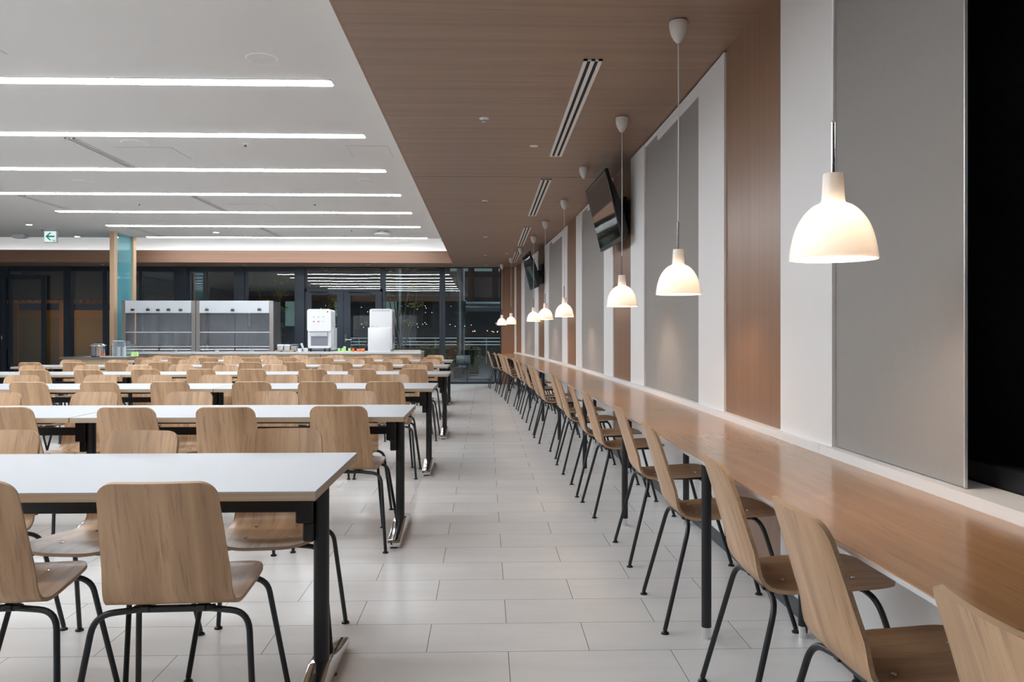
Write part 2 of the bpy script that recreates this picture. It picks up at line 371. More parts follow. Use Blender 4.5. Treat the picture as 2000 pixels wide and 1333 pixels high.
# ------------------------------------------------------------------ glass facade at the back
def frame(name, boxes, mat_=M_navy, y0=YG-0.06, y1=YG+0.04):
    mb = MB()
    for x0, x1, z0, z1 in boxes: mb.box(x0, x1, y0, y1, z0, z1)
    return mb.build(name, mat_, smooth=0)
def bay(n, xs, z0=0.05, z1=CW, header=0.0, mw=None):
    """window section between xs[0] and xs[-1] with mullions listed as (a,b)"""
    pass
wins = [(-12.0, -11.12, []), (-10.87, -9.52, []), (-9.52, -8.70, []), (-8.70, -7.09, [(-7.93, -7.87)]), (-6.82, -5.73, [(-6.42, -6.36)]), (-5.53, -4.35, [])]
wn = 8
for x0, x1, ms in wins:
    bx = [(x0, x1, 2.593, CW), (x0, x1, 0, 0.06), (x0, x0+0.05, 0.06, 2.593), (x1-0.05, x1, 0.06, 2.593)]+[(a, b_, 0.06, 2.593) for a, b_ in ms]
    f = struct(frame('window_%d' % wn, bx)); wn += 1
    MB().box(x0+0.05, x1-0.05, YG-0.006, YG+0.006, 0.06, 2.593).build('pane', M_glass, f, smooth=0)
struct(frame('trim_5', [(-7.09, -6.82, 0, CW), (-5.73, -5.53, 0, CW), (-4.355, -4.165, 0, CW), (-11.12, -10.87, 0, 0.06), (-9.60, -9.44, 0, CW)], y0=YG-0.12))
for x0, x1 in ((-2.35, -1.044), (-0.973, 0.36)):
    f = struct(frame('window_%d' % wn, [(x0-0.03, x0+0.03, 0, CW), (x1-0.03, x1+0.035, 0, CW), (x0, x1, 0, 0.055), (x0, x1, CW-0.02, CW)])); wn += 1
    MB().box(x0+0.03, x1-0.03, YG-0.006, YG+0.006, 0.055, CW-0.02).build('pane', M_glass, f, smooth=0)
# transom and double door
f = struct(frame('window_%d' % wn, [(-4.165, -2.38, 2.14, 2.20), (-4.165, -2.38, CW-0.03, CW), (-4.165, -4.12, 2.14, CW), (-2.44, -2.38, 2.14, CW)]))
MB().box(-4.12, -2.44, YG-0.006, YG+0.006, 2.20, CW-0.03).build('pane', M_glass, f, smooth=0)
for k, (x0, x1) in enumerate(((-4.165, -3.285), (-3.275, -2.40))):
    f = struct(frame('door_%d' % (k+1), [(x0, x0+0.15, 0.01, 2.135), (x1-0.15, x1, 0.01, 2.135), (x0+0.15, x1-0.15, 0.01, 0.25), (x0+0.15, x1-0.15, 2.06, 2.135)], y0=YG-0.05, y1=YG+0.0))
    MB().box(x0+0.15, x1-0.15, YG-0.03, YG-0.022, 0.25, 2.06).build('pane', M_glass, f, smooth=0)
    cl = MB().box(x0+0.28, x0+0.62, YG-0.11, YG-0.05, 2.06, 2.105); cl.tube([(x0+0.55, YG-0.09, 2.11), (x0+0.30, YG-0.18, 2.115), (x0+0.12, YG-0.09, 2.12)], 0.008, 6)
    cl.build('door_closer', M_blackp, f)
    if k == 1:
        h = MB().box(x0+0.025, x0+0.07, YG-0.062, YG-0.05, 0.98, 1.16); h.tube(arc_path([(x0+0.047, YG-0.06, 1.03), (x0+0.047, YG-0.11, 1.03), (x0+0.19, YG-0.11, 1.03)], 0.02), 0.009, 8)
        h.tube([(x0+0.047, YG-0.07, 1.13), (x0+0.047, YG-0.05, 1.13)], 0.022, 12)
        h.build('door_handle', M_chrome, f)
for k, (x0, x1) in enumerate(((-12.0, -11.005), (-10.995, -10.0))):
    f = struct(frame('door_%d' % (k+3), [(x0, x0+0.10, 0.01, 2.5), (x1-0.10, x1, 0.01, 2.5), (x0+0.1, x1-0.1, 0.01, 0.2), (x0+0.1, x1-0.1, 2.42, 2.5)], y0=YG-0.12, y1=YG-0.07))
    hx = x1-0.05 if k == 0 else x0+0.05
    hb = MB().tube([(hx, YG-0.17, 0.82), (hx, YG-0.17, 1.16)], 0.012, 8, 1); hb.tube([(hx, YG-0.175, 1.03), (hx, YG-0.175, 1.12)], 0.016, 8)
    hb.tube([(hx, YG-0.12, 0.86), (hx, YG-0.17, 0.86)], 0.01, 8).tube([(hx, YG-0.12, 1.10), (hx, YG-0.17, 1.10)], 0.01, 8)
    hb.build('door_handle', [M_chrome, M_blackp], f)

# ------------------------------------------------------------------ ceiling fittings
snames = ['nearest the camera, overhead and out of view', 'first', 'second', 'third', 'fourth', 'fifth', 'sixth', 'seventh']
syl = [-0.45, 1.35, 3.15, 4.95, 6.751, 8.55, 10.364, 12.176, 13.972, 15.791, 17.637]
for i, y in enumerate(syl):
    k = i-3
    if i <= 3: lab = ['rearmost linear ceiling light behind the camera', 'linear ceiling light just ahead of the camera, out of view overhead', 'linear ceiling light over the large foreground table, above the view', 'linear ceiling light whose glow touches the top edge of the photo'][i]
    elif i == 10: lab = 'short-looking far linear ceiling light right against the bright cove'
    else: lab = '%s long white linear ceiling light counted down from the top of the photo' % ORD[i-4]
    t = thing('linear_light', lab, 'ceiling light', (-4.14, y, CC), 0, 'linear lights in the white ceiling')
    MB().box(-2.9, 2.9, -0.07, 0.07, -0.008, 0.01).build('diffuser', M_strip, t, smooth=0)
    MB().box(-2.915, 2.915, -0.082, -0.07, -0.004, 0.0).box(-2.915, 2.915, 0.07, 0.082, -0.004, 0.0).box(-2.915, -2.9, -0.082, 0.082, -0.004, 0).box(2.9, 2.915, -0.082, 0.082, -0.004, 0).build('trim_frame', M_white, t, smooth=0)
def slot_vent(x, y0, y1, z, wd, col, label, group, dark=(0.02, 0.018, 0.016)):
    t = thing('linear_vent', label, 'air vent', (x, (y0+y1)/2, z), 0, group); h = (y1-y0)/2
    a, b_, c = wd/2, wd*0.30, wd*0.10
    fm = MB()
    for (u, v_) in ((-a, -b_), (-c, c), (b_, a)): fm.box(u, v_, -h, h, -0.010, 0)
    for s_ in (-1, 1): fm.box(-a, a, min(s_*h, s_*(h-0.012)), max(s_*h, s_*(h-0.012)), -0.010, 0)
    fm.build('frame', col, t, smooth=0)
    MB().box(-b_, b_, -h+0.012, h-0.012, -0.003, -0.001).build('slot', M_gap, t, smooth=0)
for i, (y0, y1, lab) in enumerate(((4.66, 7.21, 'nearest slot vent in the wood ceiling, longest in view'), (8.29, 10.86, 'second slot vent in the wood ceiling, over the nearer television'), (12.0, 14.55, 'third slot vent in the wood ceiling'), (15.6, 17.93, 'farthest slot vent in the wood ceiling'))):
    slot_vent(0.60, y0, y1, CW, 0.105, M_cream, lab, 'slot vents in the wood ceiling')
for x, y0, y1, lab in ((-4.27, 8.72, 10.19, 'nearest slot vent in the white ceiling, left of the round speaker'), (-4.27, 12.34, 13.8, 'slot vent in the white ceiling between the fourth and fifth light'), (-6.75, 12.4, 13.7, 'slot vent at the dim left end of the fourth ceiling light'), (-6.70, 15.96, 17.4, 'slot vent near the top of the oak posts'), (-4.27, 15.96, 17.4, 'far slot vent in the white ceiling above the tea machine')):
    slot_vent(x, y0, y1, CC, 0.10, M_ceil, lab, 'slot vents in the white ceiling')
for x, y, r, lab in ((-1.635, 6.157, 0.105, 'round flush ceiling speaker above the first light'), (-3.70, 8.93, 0.125, 'round flush ceiling speaker beside the nearest white slot vent'), (-4.9, 8.25, 0.06, 'small round detector at the left between the second and third light'), (-5.3, 11.2, 0.12, 'round speaker cut by the left edge of the photo'), (-5.7, 14.9, 0.10, 'round speaker between the fifth and sixth light'), (-1.55, 11.0, 0.11, 'faint round speaker near the right end of the third light')):
    t = thing('ceiling_speaker', lab, 'speaker', (x, y, CC), 0, 'round discs in the white ceiling')
    MB().lathe([(r+0.012, 0), (r+0.010, -0.004), (r, -0.005)], n=40).build('rim', M_white, t)
    MB().lathe([(r, -0.004), (r*0.4, -0.004), (r*0.15, -0.006), (0.001, -0.006)], n=40).build('grille', M_ceil, t)
def hatch(x0, x1, y0, y1, lab):
    t = thing('access_hatch', lab, 'hatch', ((x0+x1)/2, (y0+y1)/2, CC), 0, 'square hatches in the white ceiling'); a = (x1-x0)/2; b_ = (y1-y0)/2; g = 0.004
    MB().box(-a+g, a-g, -b_+g, b_-g, -0.002, 0).build('panel', M_ceil, t, smooth=0)
    MB().box(-a, a, -b_, -b_+g, -0.001, 0).box(-a, a, b_-g, b_, -0.001, 0).box(-a, -a+g, -b_, b_, -0.001, 0).box(a-g, a, -b_, b_, -0.001, 0).build('joint', M_midgrey, t, smooth=0)
hatch(-4.04, -3.44, 5.53, 6.13, 'square ceiling hatch at the top left of the photo')
hatch(-3.99, -3.39, 9.14, 9.74, 'square ceiling hatch right of the nearest white slot vent')
hatch(-4.0, -3.39, 13.15, 13.75, 'square ceiling hatch between the fourth and fifth light')
hatch(-1.5, -0.95-0.1, 9.0, 9.6, 'square ceiling hatch near the right end of the second light')
for x, y, lab in ((-8.42, 15.7, 'lit round downlight left of the arrow sign'), (-8.46, 17.6, 'lit round downlight right of the arrow sign'), (-5.36, 16.8, 'lit round downlight above the stainless hoods')):
    t = thing('downlight', lab, 'ceiling light', (x, y, CC), 0, 'downlights')
    MB().lathe([(0.07, 0), (0.068, -0.006), (0.05, -0.006)], n=24).build('rim', M_white, t)
    MB().lathe([(0.055, -0.004), (0.001, -0.005)], n=24).build('lens', M_spot, t)
def sprinkler(x, y, z, lab, flat=False, mt=M_chrome, grp='sprinklers'):
    t = thing('sprinkler', lab, 'sprinkler', (x, y, z), 0, grp)
    MB().lathe([(0.036, 0), (0.034, -0.005), (0.012, -0.008), (0.001, -0.008)], n=20).build('plate', M_white if not flat else M_cream, t)
    if not flat: MB().lathe([(0.008, -0.006), (0.008, -0.02), (0.016, -0.024), (0.016, -0.027), (0.001, -0.028)], n=14).build('head', mt, t)
for x, y, lab in ((-0.013, 5.97, 'nearest sprinkler head in the wood ceiling'), (-0.012, 9.67, 'second sprinkler head in the wood ceiling'), (-0.009, 13.3, 'third sprinkler head in the wood ceiling'), (-0.01, 16.4, 'fourth sprinkler head in the wood ceiling'), (0.0, 18.75, 'sprinkler head in the wood ceiling right before the glass'), (-5.43, 18.95, 'sprinkler under the far wood soffit above the hoods'), (-8.54, 18.9, 'sprinkler under the far soffit left of the oak posts'), (-2.63, 18.8, 'sprinkler under the far soffit above the glass double door')):
    sprinkler(x, y, CW, lab, grp='sprinklers in the wood ceiling')
sprinkler(0.393, 6.83, CW, 'flat round cover disc beside the nearest slot vent', True); sprinkler(0.40, 16.0, CW, 'flat round cover disc near the far pendants', True)
for x, y, lab in ((-2.55, 8.96, 'tiny sprinkler right of the second light'), (-5.35, 13.1, 'tiny sprinkler left, between the fourth and fifth light'), (-2.65, 13.05, 'tiny sprinkler between the fourth and fifth light, right half'), (-8.5, 16.3, 'tiny sprinkler above the arrow sign'), (-2.6, 16.3, 'tiny sprinkler left of the oval emergency fitting')):
    sprinkler(x, y, CC, lab, mt=M_dkgrey, grp='sprinklers in the white ceiling')
t = thing('emergency_light', 'oval emergency light fitting under the far white ceiling', 'emergency light', (-2.04, 16.5, CC))
MB().lathe([(0.15, -0.075), (0.16, -0.055), (0.15, -0.04), (0.09, -0.035), (0.09, 0)], n=32).lathe([(0.15, -0.075), (0.001, -0.085)], n=32).build('body', M_plast, t)
for s_ in (-1, 1): MB().ball((s_*0.07, -0.10, -0.03), 0.022, 12).build('lamp', M_chrome, t)
t = thing('wireless_box', 'white box fitting under the ceiling left of the arrow sign', 'device', (-9.45, 17.3, CC))
MB().prism([(-0.14, -0.03), (-0.11, -0.075), (0.05, -0.075), (0.14, -0.04), (0.12, 0), (-0.14, 0)], 'y', -0.1, 0.1).build('body', M_plast, t, bevel=0.008)
t = thing('projector_dome', 'white dome fitting in the corner where cove and wood ceiling meet', 'device', (-0.90, 17.55, CC-0.0))
MB().lathe([(0.06, 0), (0.06, -0.05), (0.045, -0.085), (0.001, -0.10)], n=24).build('dome', M_plast, t)
# hanging arrow sign
t = thing('exit_sign', 'hanging square sign with a green arrow pointing left', 'sign', (-8.43, 16.5, CC))
MB().box(-0.12, 0.12, -0.035, 0.035, -0.245, -0.02).build('housing', M_plast, t, bevel=0.006)
MB().box(-0.11, 0.11, -0.037, -0.035, -0.235, -0.03).build('face', M_exit, t, smooth=0)
MB().prism([(-0.09, -0.13), (-0.01, -0.055), (0.025, -0.055), (-0.035, -0.115), (0.085, -0.115), (0.085, -0.145), (-0.035, -0.145), (0.025, -0.205), (-0.01, -0.205)], 'y', -0.040, -0.037).build('arrow', M_exitg, t, smooth=0)
pg = MB().box(0.050, 0.056, -0.040, -0.037, -0.228, -0.190).box(0.088, 0.094, -0.040, -0.037, -0.228, -0.190).box(0.056, 0.070, -0.040, -0.037, -0.196, -0.190).prism([(0.062, -0.226), (0.074, -0.208), (0.066, -0.205), (0.083, -0.197), (0.080, -0.212), (0.086, -0.226)], 'y', -0.040, -0.037)
pg.build('pictogram', M_exitg, t, smooth=0)
MB().box(-0.10, 0.10, -0.02, 0.02, -0.02, 0.0).build('mount', M_white, t, smooth=0)
# seam in the wood ceiling
struct(MB().box(-0.703, 1.2, 8.20, 8.204, CW-0.0015, CW).build('trim_6', M_gap, smooth=0))

# ------------------------------------------------------------------ pendants over the counter
def pendant(name='pendant_lamp'):
    t = thing(name, '', 'pendant lamp')
    # origin on the ceiling
    MB().lathe([(0.044, -0.004), (0.045, -0.015), (0.043, -0.04), (0.036, -0.068), (0.022, -0.095), (0.010, -0.108), (0.001, -0.110)], n=32).lathe([(0.044, -0.004), (0.001, -0.004)], n=32).build('canopy', M_cream, t)
    MB().lathe([(0.03, 0.0), (0.03, -0.006)], n=24).build('mount', M_cream, t)
    zt = -(CW-1.36)
    MB().tube([(0, 0, -0.10), (0.001, 0, -0.5), (0, 0, zt+0.36)], 0.003, 8).build('cord', M_plast, t)
    MB().tube([(0, 0, zt+0.355), (0, 0, zt+0.218)], 0.0055, 12).build('steel_rod', M_chrome, t)
    sp = MB(); o_ = [(0.0255, 0.222), (0.0268, 0.210), (0.0295, 0.155), (0.034, 0.146), (0.050, 0.138), (0.068, 0.122), (0.085, 0.098), (0.097, 0.070), (0.105, 0.038), (0.110, 0.002), (0.1085, 0.0), (0.107, 0.002)]
    Q = [Vector((r_, z_, 0)) for r_, z_ in o_[:-2]]; Q = [2*Q[0]-Q[1]]+Q+[2*Q[-1]-Q[-2]]; sm = []
    for i in range(1, len(Q)-2):
        for k in range(5):
            u = k/5; a, b_, c, d = Q[i-1:i+3]; v_ = 0.5*((2*b_)+(-a+c)*u+(2*a-5*b_+4*c-d)*u*u+(-a+3*b_-3*c+d)*u**3); sm.append((v_.x, v_.y))
    sp.lathe([(0.001, 0.2225)]+sm+o_[-3:-1], (0, 0, zt), 80)
    s_ = sp.build('lamp_shade', M_opal, t, smooth=50)
    MB().lathe([(0.016, 0.13), (0.016, 0.19), (0.001, 0.195)], (0, 0, zt), 16).build('socket', M_plast, t)
    MB().ball((0, 0, zt+0.090), 0.031, 16, sz=1.15).build('bulb', M_bulb, t)
    return t
pl = [(0.899, 2.14, 'nearest pendant lamp, its big glass shade at the right'), (0.945, 4.083, 'second nearest pendant lamp, hanging over the counter'), (0.965, 5.91, 'third pendant lamp, in front of the nearer television'), (0.899, 9.581, 'fourth pendant lamp, just beyond the nearer television'),
      (0.81, 11.396, 'fifth pendant lamp along the counter'), (0.752, 13.201, 'sixth pendant lamp, in front of the farther television'), (0.509, 16.962, 'second farthest pendant lamp, before the walnut end wall'), (0.353, 18.601, 'farthest pendant lamp, before the glass front')]
p0 = pendant(); register(p0)
for i, (x, y, lab) in enumerate(pl):
    o = p0 if i == 0 else copy_tree(p0)
    o.location = (x, y, CW); o['label'] = lab; o['group'] = 'pendant lamps over the wall counter'
for x, y, lab in ((0.905, 7.70, 'cream ceiling cap without a lamp, before the nearer television'), (0.626, 15.03, 'cream ceiling cap without a lamp, before the farther television')):
    t = thing('ceiling_dome', lab, 'ceiling cap', (x, y, CW), 0, 'ceiling caps without lamps')
    MB().lathe([(0.044, -0.001), (0.045, -0.012), (0.043, -0.037), (0.036, -0.065), (0.022, -0.092), (0.010, -0.105), (0.001, -0.107)], n=32).build('cap', M_cream, t)

# ------------------------------------------------------------------ wall counter
cy = [3.15+1.885*k for k in range(-2, 9)]+[19.24]
segs = []
for a, b_ in zip(cy, cy[1:]):
    if b_-a < 0.5: segs[-1] = (segs[-1][0], b_)
    else: segs.append((a, b_))
clab = {0: 'counter section nearest the camera, mostly below the view'}
for i, (a, b_) in enumerate(segs):
    lab = ['oak wall counter section at the bottom right corner of the photo', 'oak wall counter section under the nearest pendant lamp'][i] if i < 2 else '%s oak wall counter section from the camera' % ORD[i]
    yc = (a+b_)/2
    t = thing('wall_counter', lab, 'counter', (wx(yc)-0.26, yc, 0), 0, 'oak counter sections along the right wall')
    org = Vector((wx(yc)-0.26, yc, 0))
    def rel(mb): mb.v = [tuple(Vector(v)-org) for v in mb.v]; return mb
    rel(seg_box(MB(), a+0.0012, b_-0.0012, 0.700, 0.712, inset=-0.515, thick=0.492)).build('top', M_counter, t, smooth=0, bevel=0.001)
    rel(seg_box(MB(), a+0.0012, b_-0.0012, 0.700, 0.7095, inset=-0.5165, thick=0.0016)).build('edge_strip', M_alu, t, smooth=0)
    rel(seg_box(MB(), a+0.05, b_-0.05, 0.655, 0.699, inset=-0.43, thick=0.02)).build('rail', M_black, t, smooth=0)
    for off in (-0.445, -0.07):
        y = a+(0.08 if i == 1 else 0.03)
        lg = rel(MB().tube([(wx(y)+off, y, 0.045), (wx(y)+off, y, 0.700)], 0.019, 16)).build('leg', M_black, t)
        rel(MB().tube([(wx(y)+off, y, 0.0), (wx(y)+off, y, 0.045)], 0.0165, 16)).build('foot', M_chrome, lg)
    if b_ > 19:
        y = b_-0.08
        for off in (-0.445, -0.07):
            lg = rel(MB().tube([(wx(y)+off, y, 0.045), (wx(y)+off, y, 0.700)], 0.019, 16)).build('leg', M_black, t)
            rel(MB().tube([(wx(y)+off, y, 0.0), (wx(y)+off, y, 0.045)], 0.0165, 16)).build('foot', M_chrome, lg)

# ------------------------------------------------------------------ chair
def chair_shell():
    ctl = [(-0.297, 0.787), (-0.268, 0.70), (-0.238, 0.60), (-0.212, 0.515), (-0.196, 0.473), (-0.172, 0.447), (-0.135, 0.436), (-0.07, 0.433), (0.02, 0.435), (0.11, 0.441), (0.18, 0.444), (0.232, 0.438)]
    # dense polyline by Catmull-Rom
    P = [Vector((0, a, b_)) for a, b_ in ctl]; P = [2*P[0]-P[1]]+P+[2*P[-1]-P[-2]]; D = []
    for i in range(1, len(P)-2):
        for k in range(12):
            t = k/12; a, b_, c, d = P[i-1], P[i], P[i+1], P[i+2]
            D.append(0.5*((2*b_)+(-a+c)*t+(2*a-5*b_+4*c-d)*t*t+(-a+3*b_-3*c+d)*t**3))
    D.append(P[-2]); S = [0]
    for a, b_ in zip(D, D[1:]): S.append(S[-1]+(b_-a).length)
    Ltot = S[-1]
    def at(s):
        for i in range(len(S)-1):
            if s <= S[i+1]+1e-9: f_ = (s-S[i])/max(1e-9, S[i+1]-S[i]); return D[i].lerp(D[i+1], f_)
        return D[-1]
    def W(s):
        u = s/Ltot
        if u < 0.42: return 0.1495+0.019*(u/0.42)
        if u < 0.75: return 0.1685+0.014*math.sin((u-0.42)/0.33*PI/2)
        return 0.1825-0.004*(u-0.75)/0.25
    r1, r2 = 0.045, 0.115; rows = []
    for k in range(7): t = k/6*PI/2; rows.append((r1*(1-math.cos(t)), lambda W_, t=t: W_-r1+r1*math.sin(t)))
    n = 26
    for k in range(1, n): rows.append((r1+(Ltot-r1-r2)*k/n, lambda W_: W_))
    for k in range(9): t = PI/2*(1-k/8); rows.append((Ltot-r2*(1-math.cos(t)), lambda W_, t=t: W_-r2+r2*math.sin(t)))
    nv = 14; vs = []; fs = []
    for s, fw in rows:
        p = at(s); hw = fw(W(s)); u = s/Ltot
        back = max(0, min(1, (0.50-u)/0.16)); seat = max(0, min(1, (u-0.55)/0.12))
        for j in range(nv+1):
            v_ = -1+2*j/nv; x = hw*v_; q = (x/0.17)**2
            vs.append(Vector((x, p.y+0.024*q*back, p.z+0.007*q*seat)))
    R = len(rows)
    for i in range(R-1):
        for j in range(nv): fs.append((i*(nv+1)+j, i*(nv+1)+j+1, (i+1)*(nv+1)+j+1, (i+1)*(nv+1)+j))
    me = bpy.data.meshes.new('tmp'); me.from_pydata([tuple(v) for v in vs], [], fs); me.update()
    nr = [Vector(v.normal) for v in me.vertices]
    # make normals point to the sitter's side (forward / up)
    sgn = 1 if nr[5*(nv+1)+7].y > 0 else -1
    TH = 0.0115; N = len(vs)
    allv = [vs[i] for i in range(N)]+[vs[i]-sgn*nr[i]*TH for i in range(N)]
    mb = MB(); mb.v = [tuple(v) for v in allv]
    mb.f = fs+[tuple(N+i for i in reversed(f)) for f in fs]; mb.m = [0]*len(mb.f)
    ring = [j for j in range(nv+1)]+[i*(nv+1)+nv for i in range(1, R)]+[(R-1)*(nv+1)+j for j in range(nv-1, -1, -1)]+[i*(nv+1) for i in range(R-2, 0, -1)]
    for a, b_ in zip(ring, ring[1:]+ring[:1]): mb.f.append((a, b_, N+b_, N+a)); mb.m.append(1)
    bpy.data.meshes.remove(me)
    return mb
def make_chair(name, detail=True):
    t = thing(name, '', 'chair')
    sh_ = chair_shell().build('seat_shell', [M_chair, M_ply], t, smooth=40)
    if detail:
        for x in (-0.075, 0.075):
            for y in (-0.10, 0.11):
                MB().lathe([(0.0075, 0.0), (0.007, 0.0015), (0.001, 0.002)], (x, y, 0.436 if y < 0 else 0.4435), 12).build('rivet', M_chrome, sh_)
    fr_ = MB()
    for x in (-0.075, 0.075): fr_.box(x-0.012, x+0.012, -0.16, 0.14, 0.408, 0.424)
    fr_.box(-0.11, 0.11, -0.152, -0.132, 0.404, 0.420).box(-0.11, 0.11, 0.118, 0.138, 0.410, 0.426)
    fr_.build('under_frame', M_black, t, bevel=0.002, seg=1)
    for sx in (-1, 1):
        for top_, bend, foot in (((sx*0.085, -0.142, 0.412), (sx*0.205, -0.160, 0.404), (sx*0.247, -0.262, 0.014)), ((sx*0.085, 0.128, 0.418), (sx*0.192, 0.135, 0.410), (sx*0.237, 0.252, 0.014))):
            lg = MB().tube(arc_path([top_, bend, foot], 0.05, 7 if detail else 4), 0.0088, 12 if detail else 8).build('leg', M_black, t, smooth=60)
            MB().lathe([(0.006, 0.022), (0.007, 0.012), (0.015, 0.006), (0.0165, 0.0), (0.001, 0.0)], (foot[0], foot[1], 0.0), 12).build('foot', M_blackp, lg)
    register(t)
    return t
chair_n = make_chair('dining_chair'); used = [False]
def put_chair(x, y, rz, label, group):
    o = chair_n if not used[0] else copy_tree(chair_n); used[0] = True
    o.location = (x, y, 0); o.rotation_euler = (0, 0, rz); o['label'] = label; o['group'] = group
    return o
TY = [2.39, 4.515, 6.835, 9.22, 11.43, 13.66]
rowname = ['front', 'second', 'third', 'fourth', 'fifth', 'rear']
near = [[(-1.373, 2.19), (-0.85, 2.178)],
 [(-2.527, 4.50), (-1.877, 4.407), (-1.361, 4.40), (-0.782, 4.46)],
 [(-3.615, 6.71), (-3.067, 6.72), (-2.517, 6.73), (-1.865, 6.71), (-1.344, 6.70), (-0.808, 6.70)],
 [(-4.761, 8.97), (-4.2, 8.96), (-3.66, 9.10), (-3.07, 9.10), (-2.52, 9.07), (-1.854, 9.01), (-1.336, 9.05), (-0.788, 9.08)],
 [(-6.06, 11.3), (-5.45, 11.25), (-4.93, 11.31), (-4.35, 11.30), (-3.64, 11.29), (-3.15, 11.28), (-2.58, 11.33), (-1.94, 11.26), (-1.415, 11.4), (-0.867, 11.38)],
 [(-5.40, 13.38), (-4.90, 13.44), (-4.42, 13.45), (-3.72, 13.38), (-3.15, 13.42), (-2.60, 13.5), (-1.955, 13.5), (-1.391, 13.5), (-0.87, 13.6)]]
far = [[(-1.912, 3.37), (-1.347, 3.34), (-0.815, 3.40)],
 [(-3.15, 5.52), (-2.54, 5.54), (-1.938, 5.56), (-1.386, 5.58), (-0.875, 5.59)],
 [(-4.25, 7.82), (-3.545, 7.84), (-3.05, 7.83), (-2.49, 7.82), (-1.893, 7.84), (-1.373, 7.86), (-0.866, 7.85)],
 [(-5.45, 10.25), (-4.79, 10.22), (-4.17, 10.22), (-3.70, 10.31), (-3.16, 10.29), (-2.57, 10.29), (-1.899, 10.28), (-1.374, 10.30), (-0.872, 10.29)],
 [(-6.03, 12.38), (-5.37, 12.40), (-4.90, 12.44), (-4.35, 12.43), (-3.72, 12.46), (-3.14, 12.42), (-2.65, 12.42), (-1.94, 12.46), (-1.39, 12.5), (-0.84, 12.52)],
 [(-5.60, 14.68), (-5.0, 14.74), (-4.42, 14.68), (-3.80, 14.74), (-3.30, 14.9), (-2.66, 14.9), (-1.978, 14.92), (-1.45, 14.92), (-0.898, 14.92)]]
special = {(0, 0, 0): 'oak chair at the bottom left corner, back to the camera, cut by the frame', (0, 0, 1): 'large oak chair in the left foreground with its back to the camera'}
for r in range(6):
    for side, L_ in ((0, near[r]), (1, far[r])):
        n_ = len(L_)
        for i, (x, y) in enumerate(L_):
            q = n_-1-i
            # keep neighbours at least 0.50 m apart
            rot = random.uniform(-0.05, 0.05)
            if r == 0 and side == 0: rot = (0.10, 0.045)[i]
            if r == 0 and side == 1: rot = (0.05, -0.12, 0.10)[i]
            fwd = Vector((-math.sin(rot), math.cos(rot)))
            if side == 0: y = min(y, TY[r]-0.065)
            if side == 1: fwd = -fwd
            ox, oy = x+fwd.x*0.293, y+fwd.y*0.293
            lab = special.get((r, side, i))
            if lab is None:
                lab = 'oak chair on the %s side of the %s table row, %s from its aisle end' % (('near', 'far')[side], rowname[r], ORD[q] if q else 'nearest')
                if q: lab = 'oak chair on the %s side of the %s table row, %s from the aisle' % (('near', 'far')[side], rowname[r], ORD[q])
            put_chair(ox, oy, math.atan2(-fwd.x, fwd.y), lab, 'oak chairs at the white tables')
WC = [(1.14, 0.684), (1.84, 0.68), (2.54, 0.688), (3.48, 0.67), (4.41, 0.69), (5.52, 0.646), (6.2, 0.624), (7.16, 0.604), (8.02, 0.613), (9.10, 0.522), (9.85, 0.505), (11.2, 0.483), (12.38, 0.462), (13.15, 0.428), (14.26, 0.321), (15.1, 0.279), (15.95, 0.245), (16.85, 0.168), (17.98, 0.039)]
for i, (y, x) in enumerate(WC):
    a = tang(y)+random.uniform(-0.04, 0.04)
    fwd = Vector((math.cos(a), math.sin(a)))
    lab = 'oak chair at the wall counter, %s one counted from the camera' % ORD[i]
    if i == 0: lab = 'oak chair at the wall counter, cut off at the bottom right corner'
    if i == len(WC)-1: lab = 'oak chair at the wall counter farthest away, before the glass front'
    xx = x if y < 11 else x
    put_chair(xx+fwd.x*0.293, y+fwd.y*0.293, math.atan2(-fwd.x, fwd.y), lab, 'oak chairs at the wall counter')

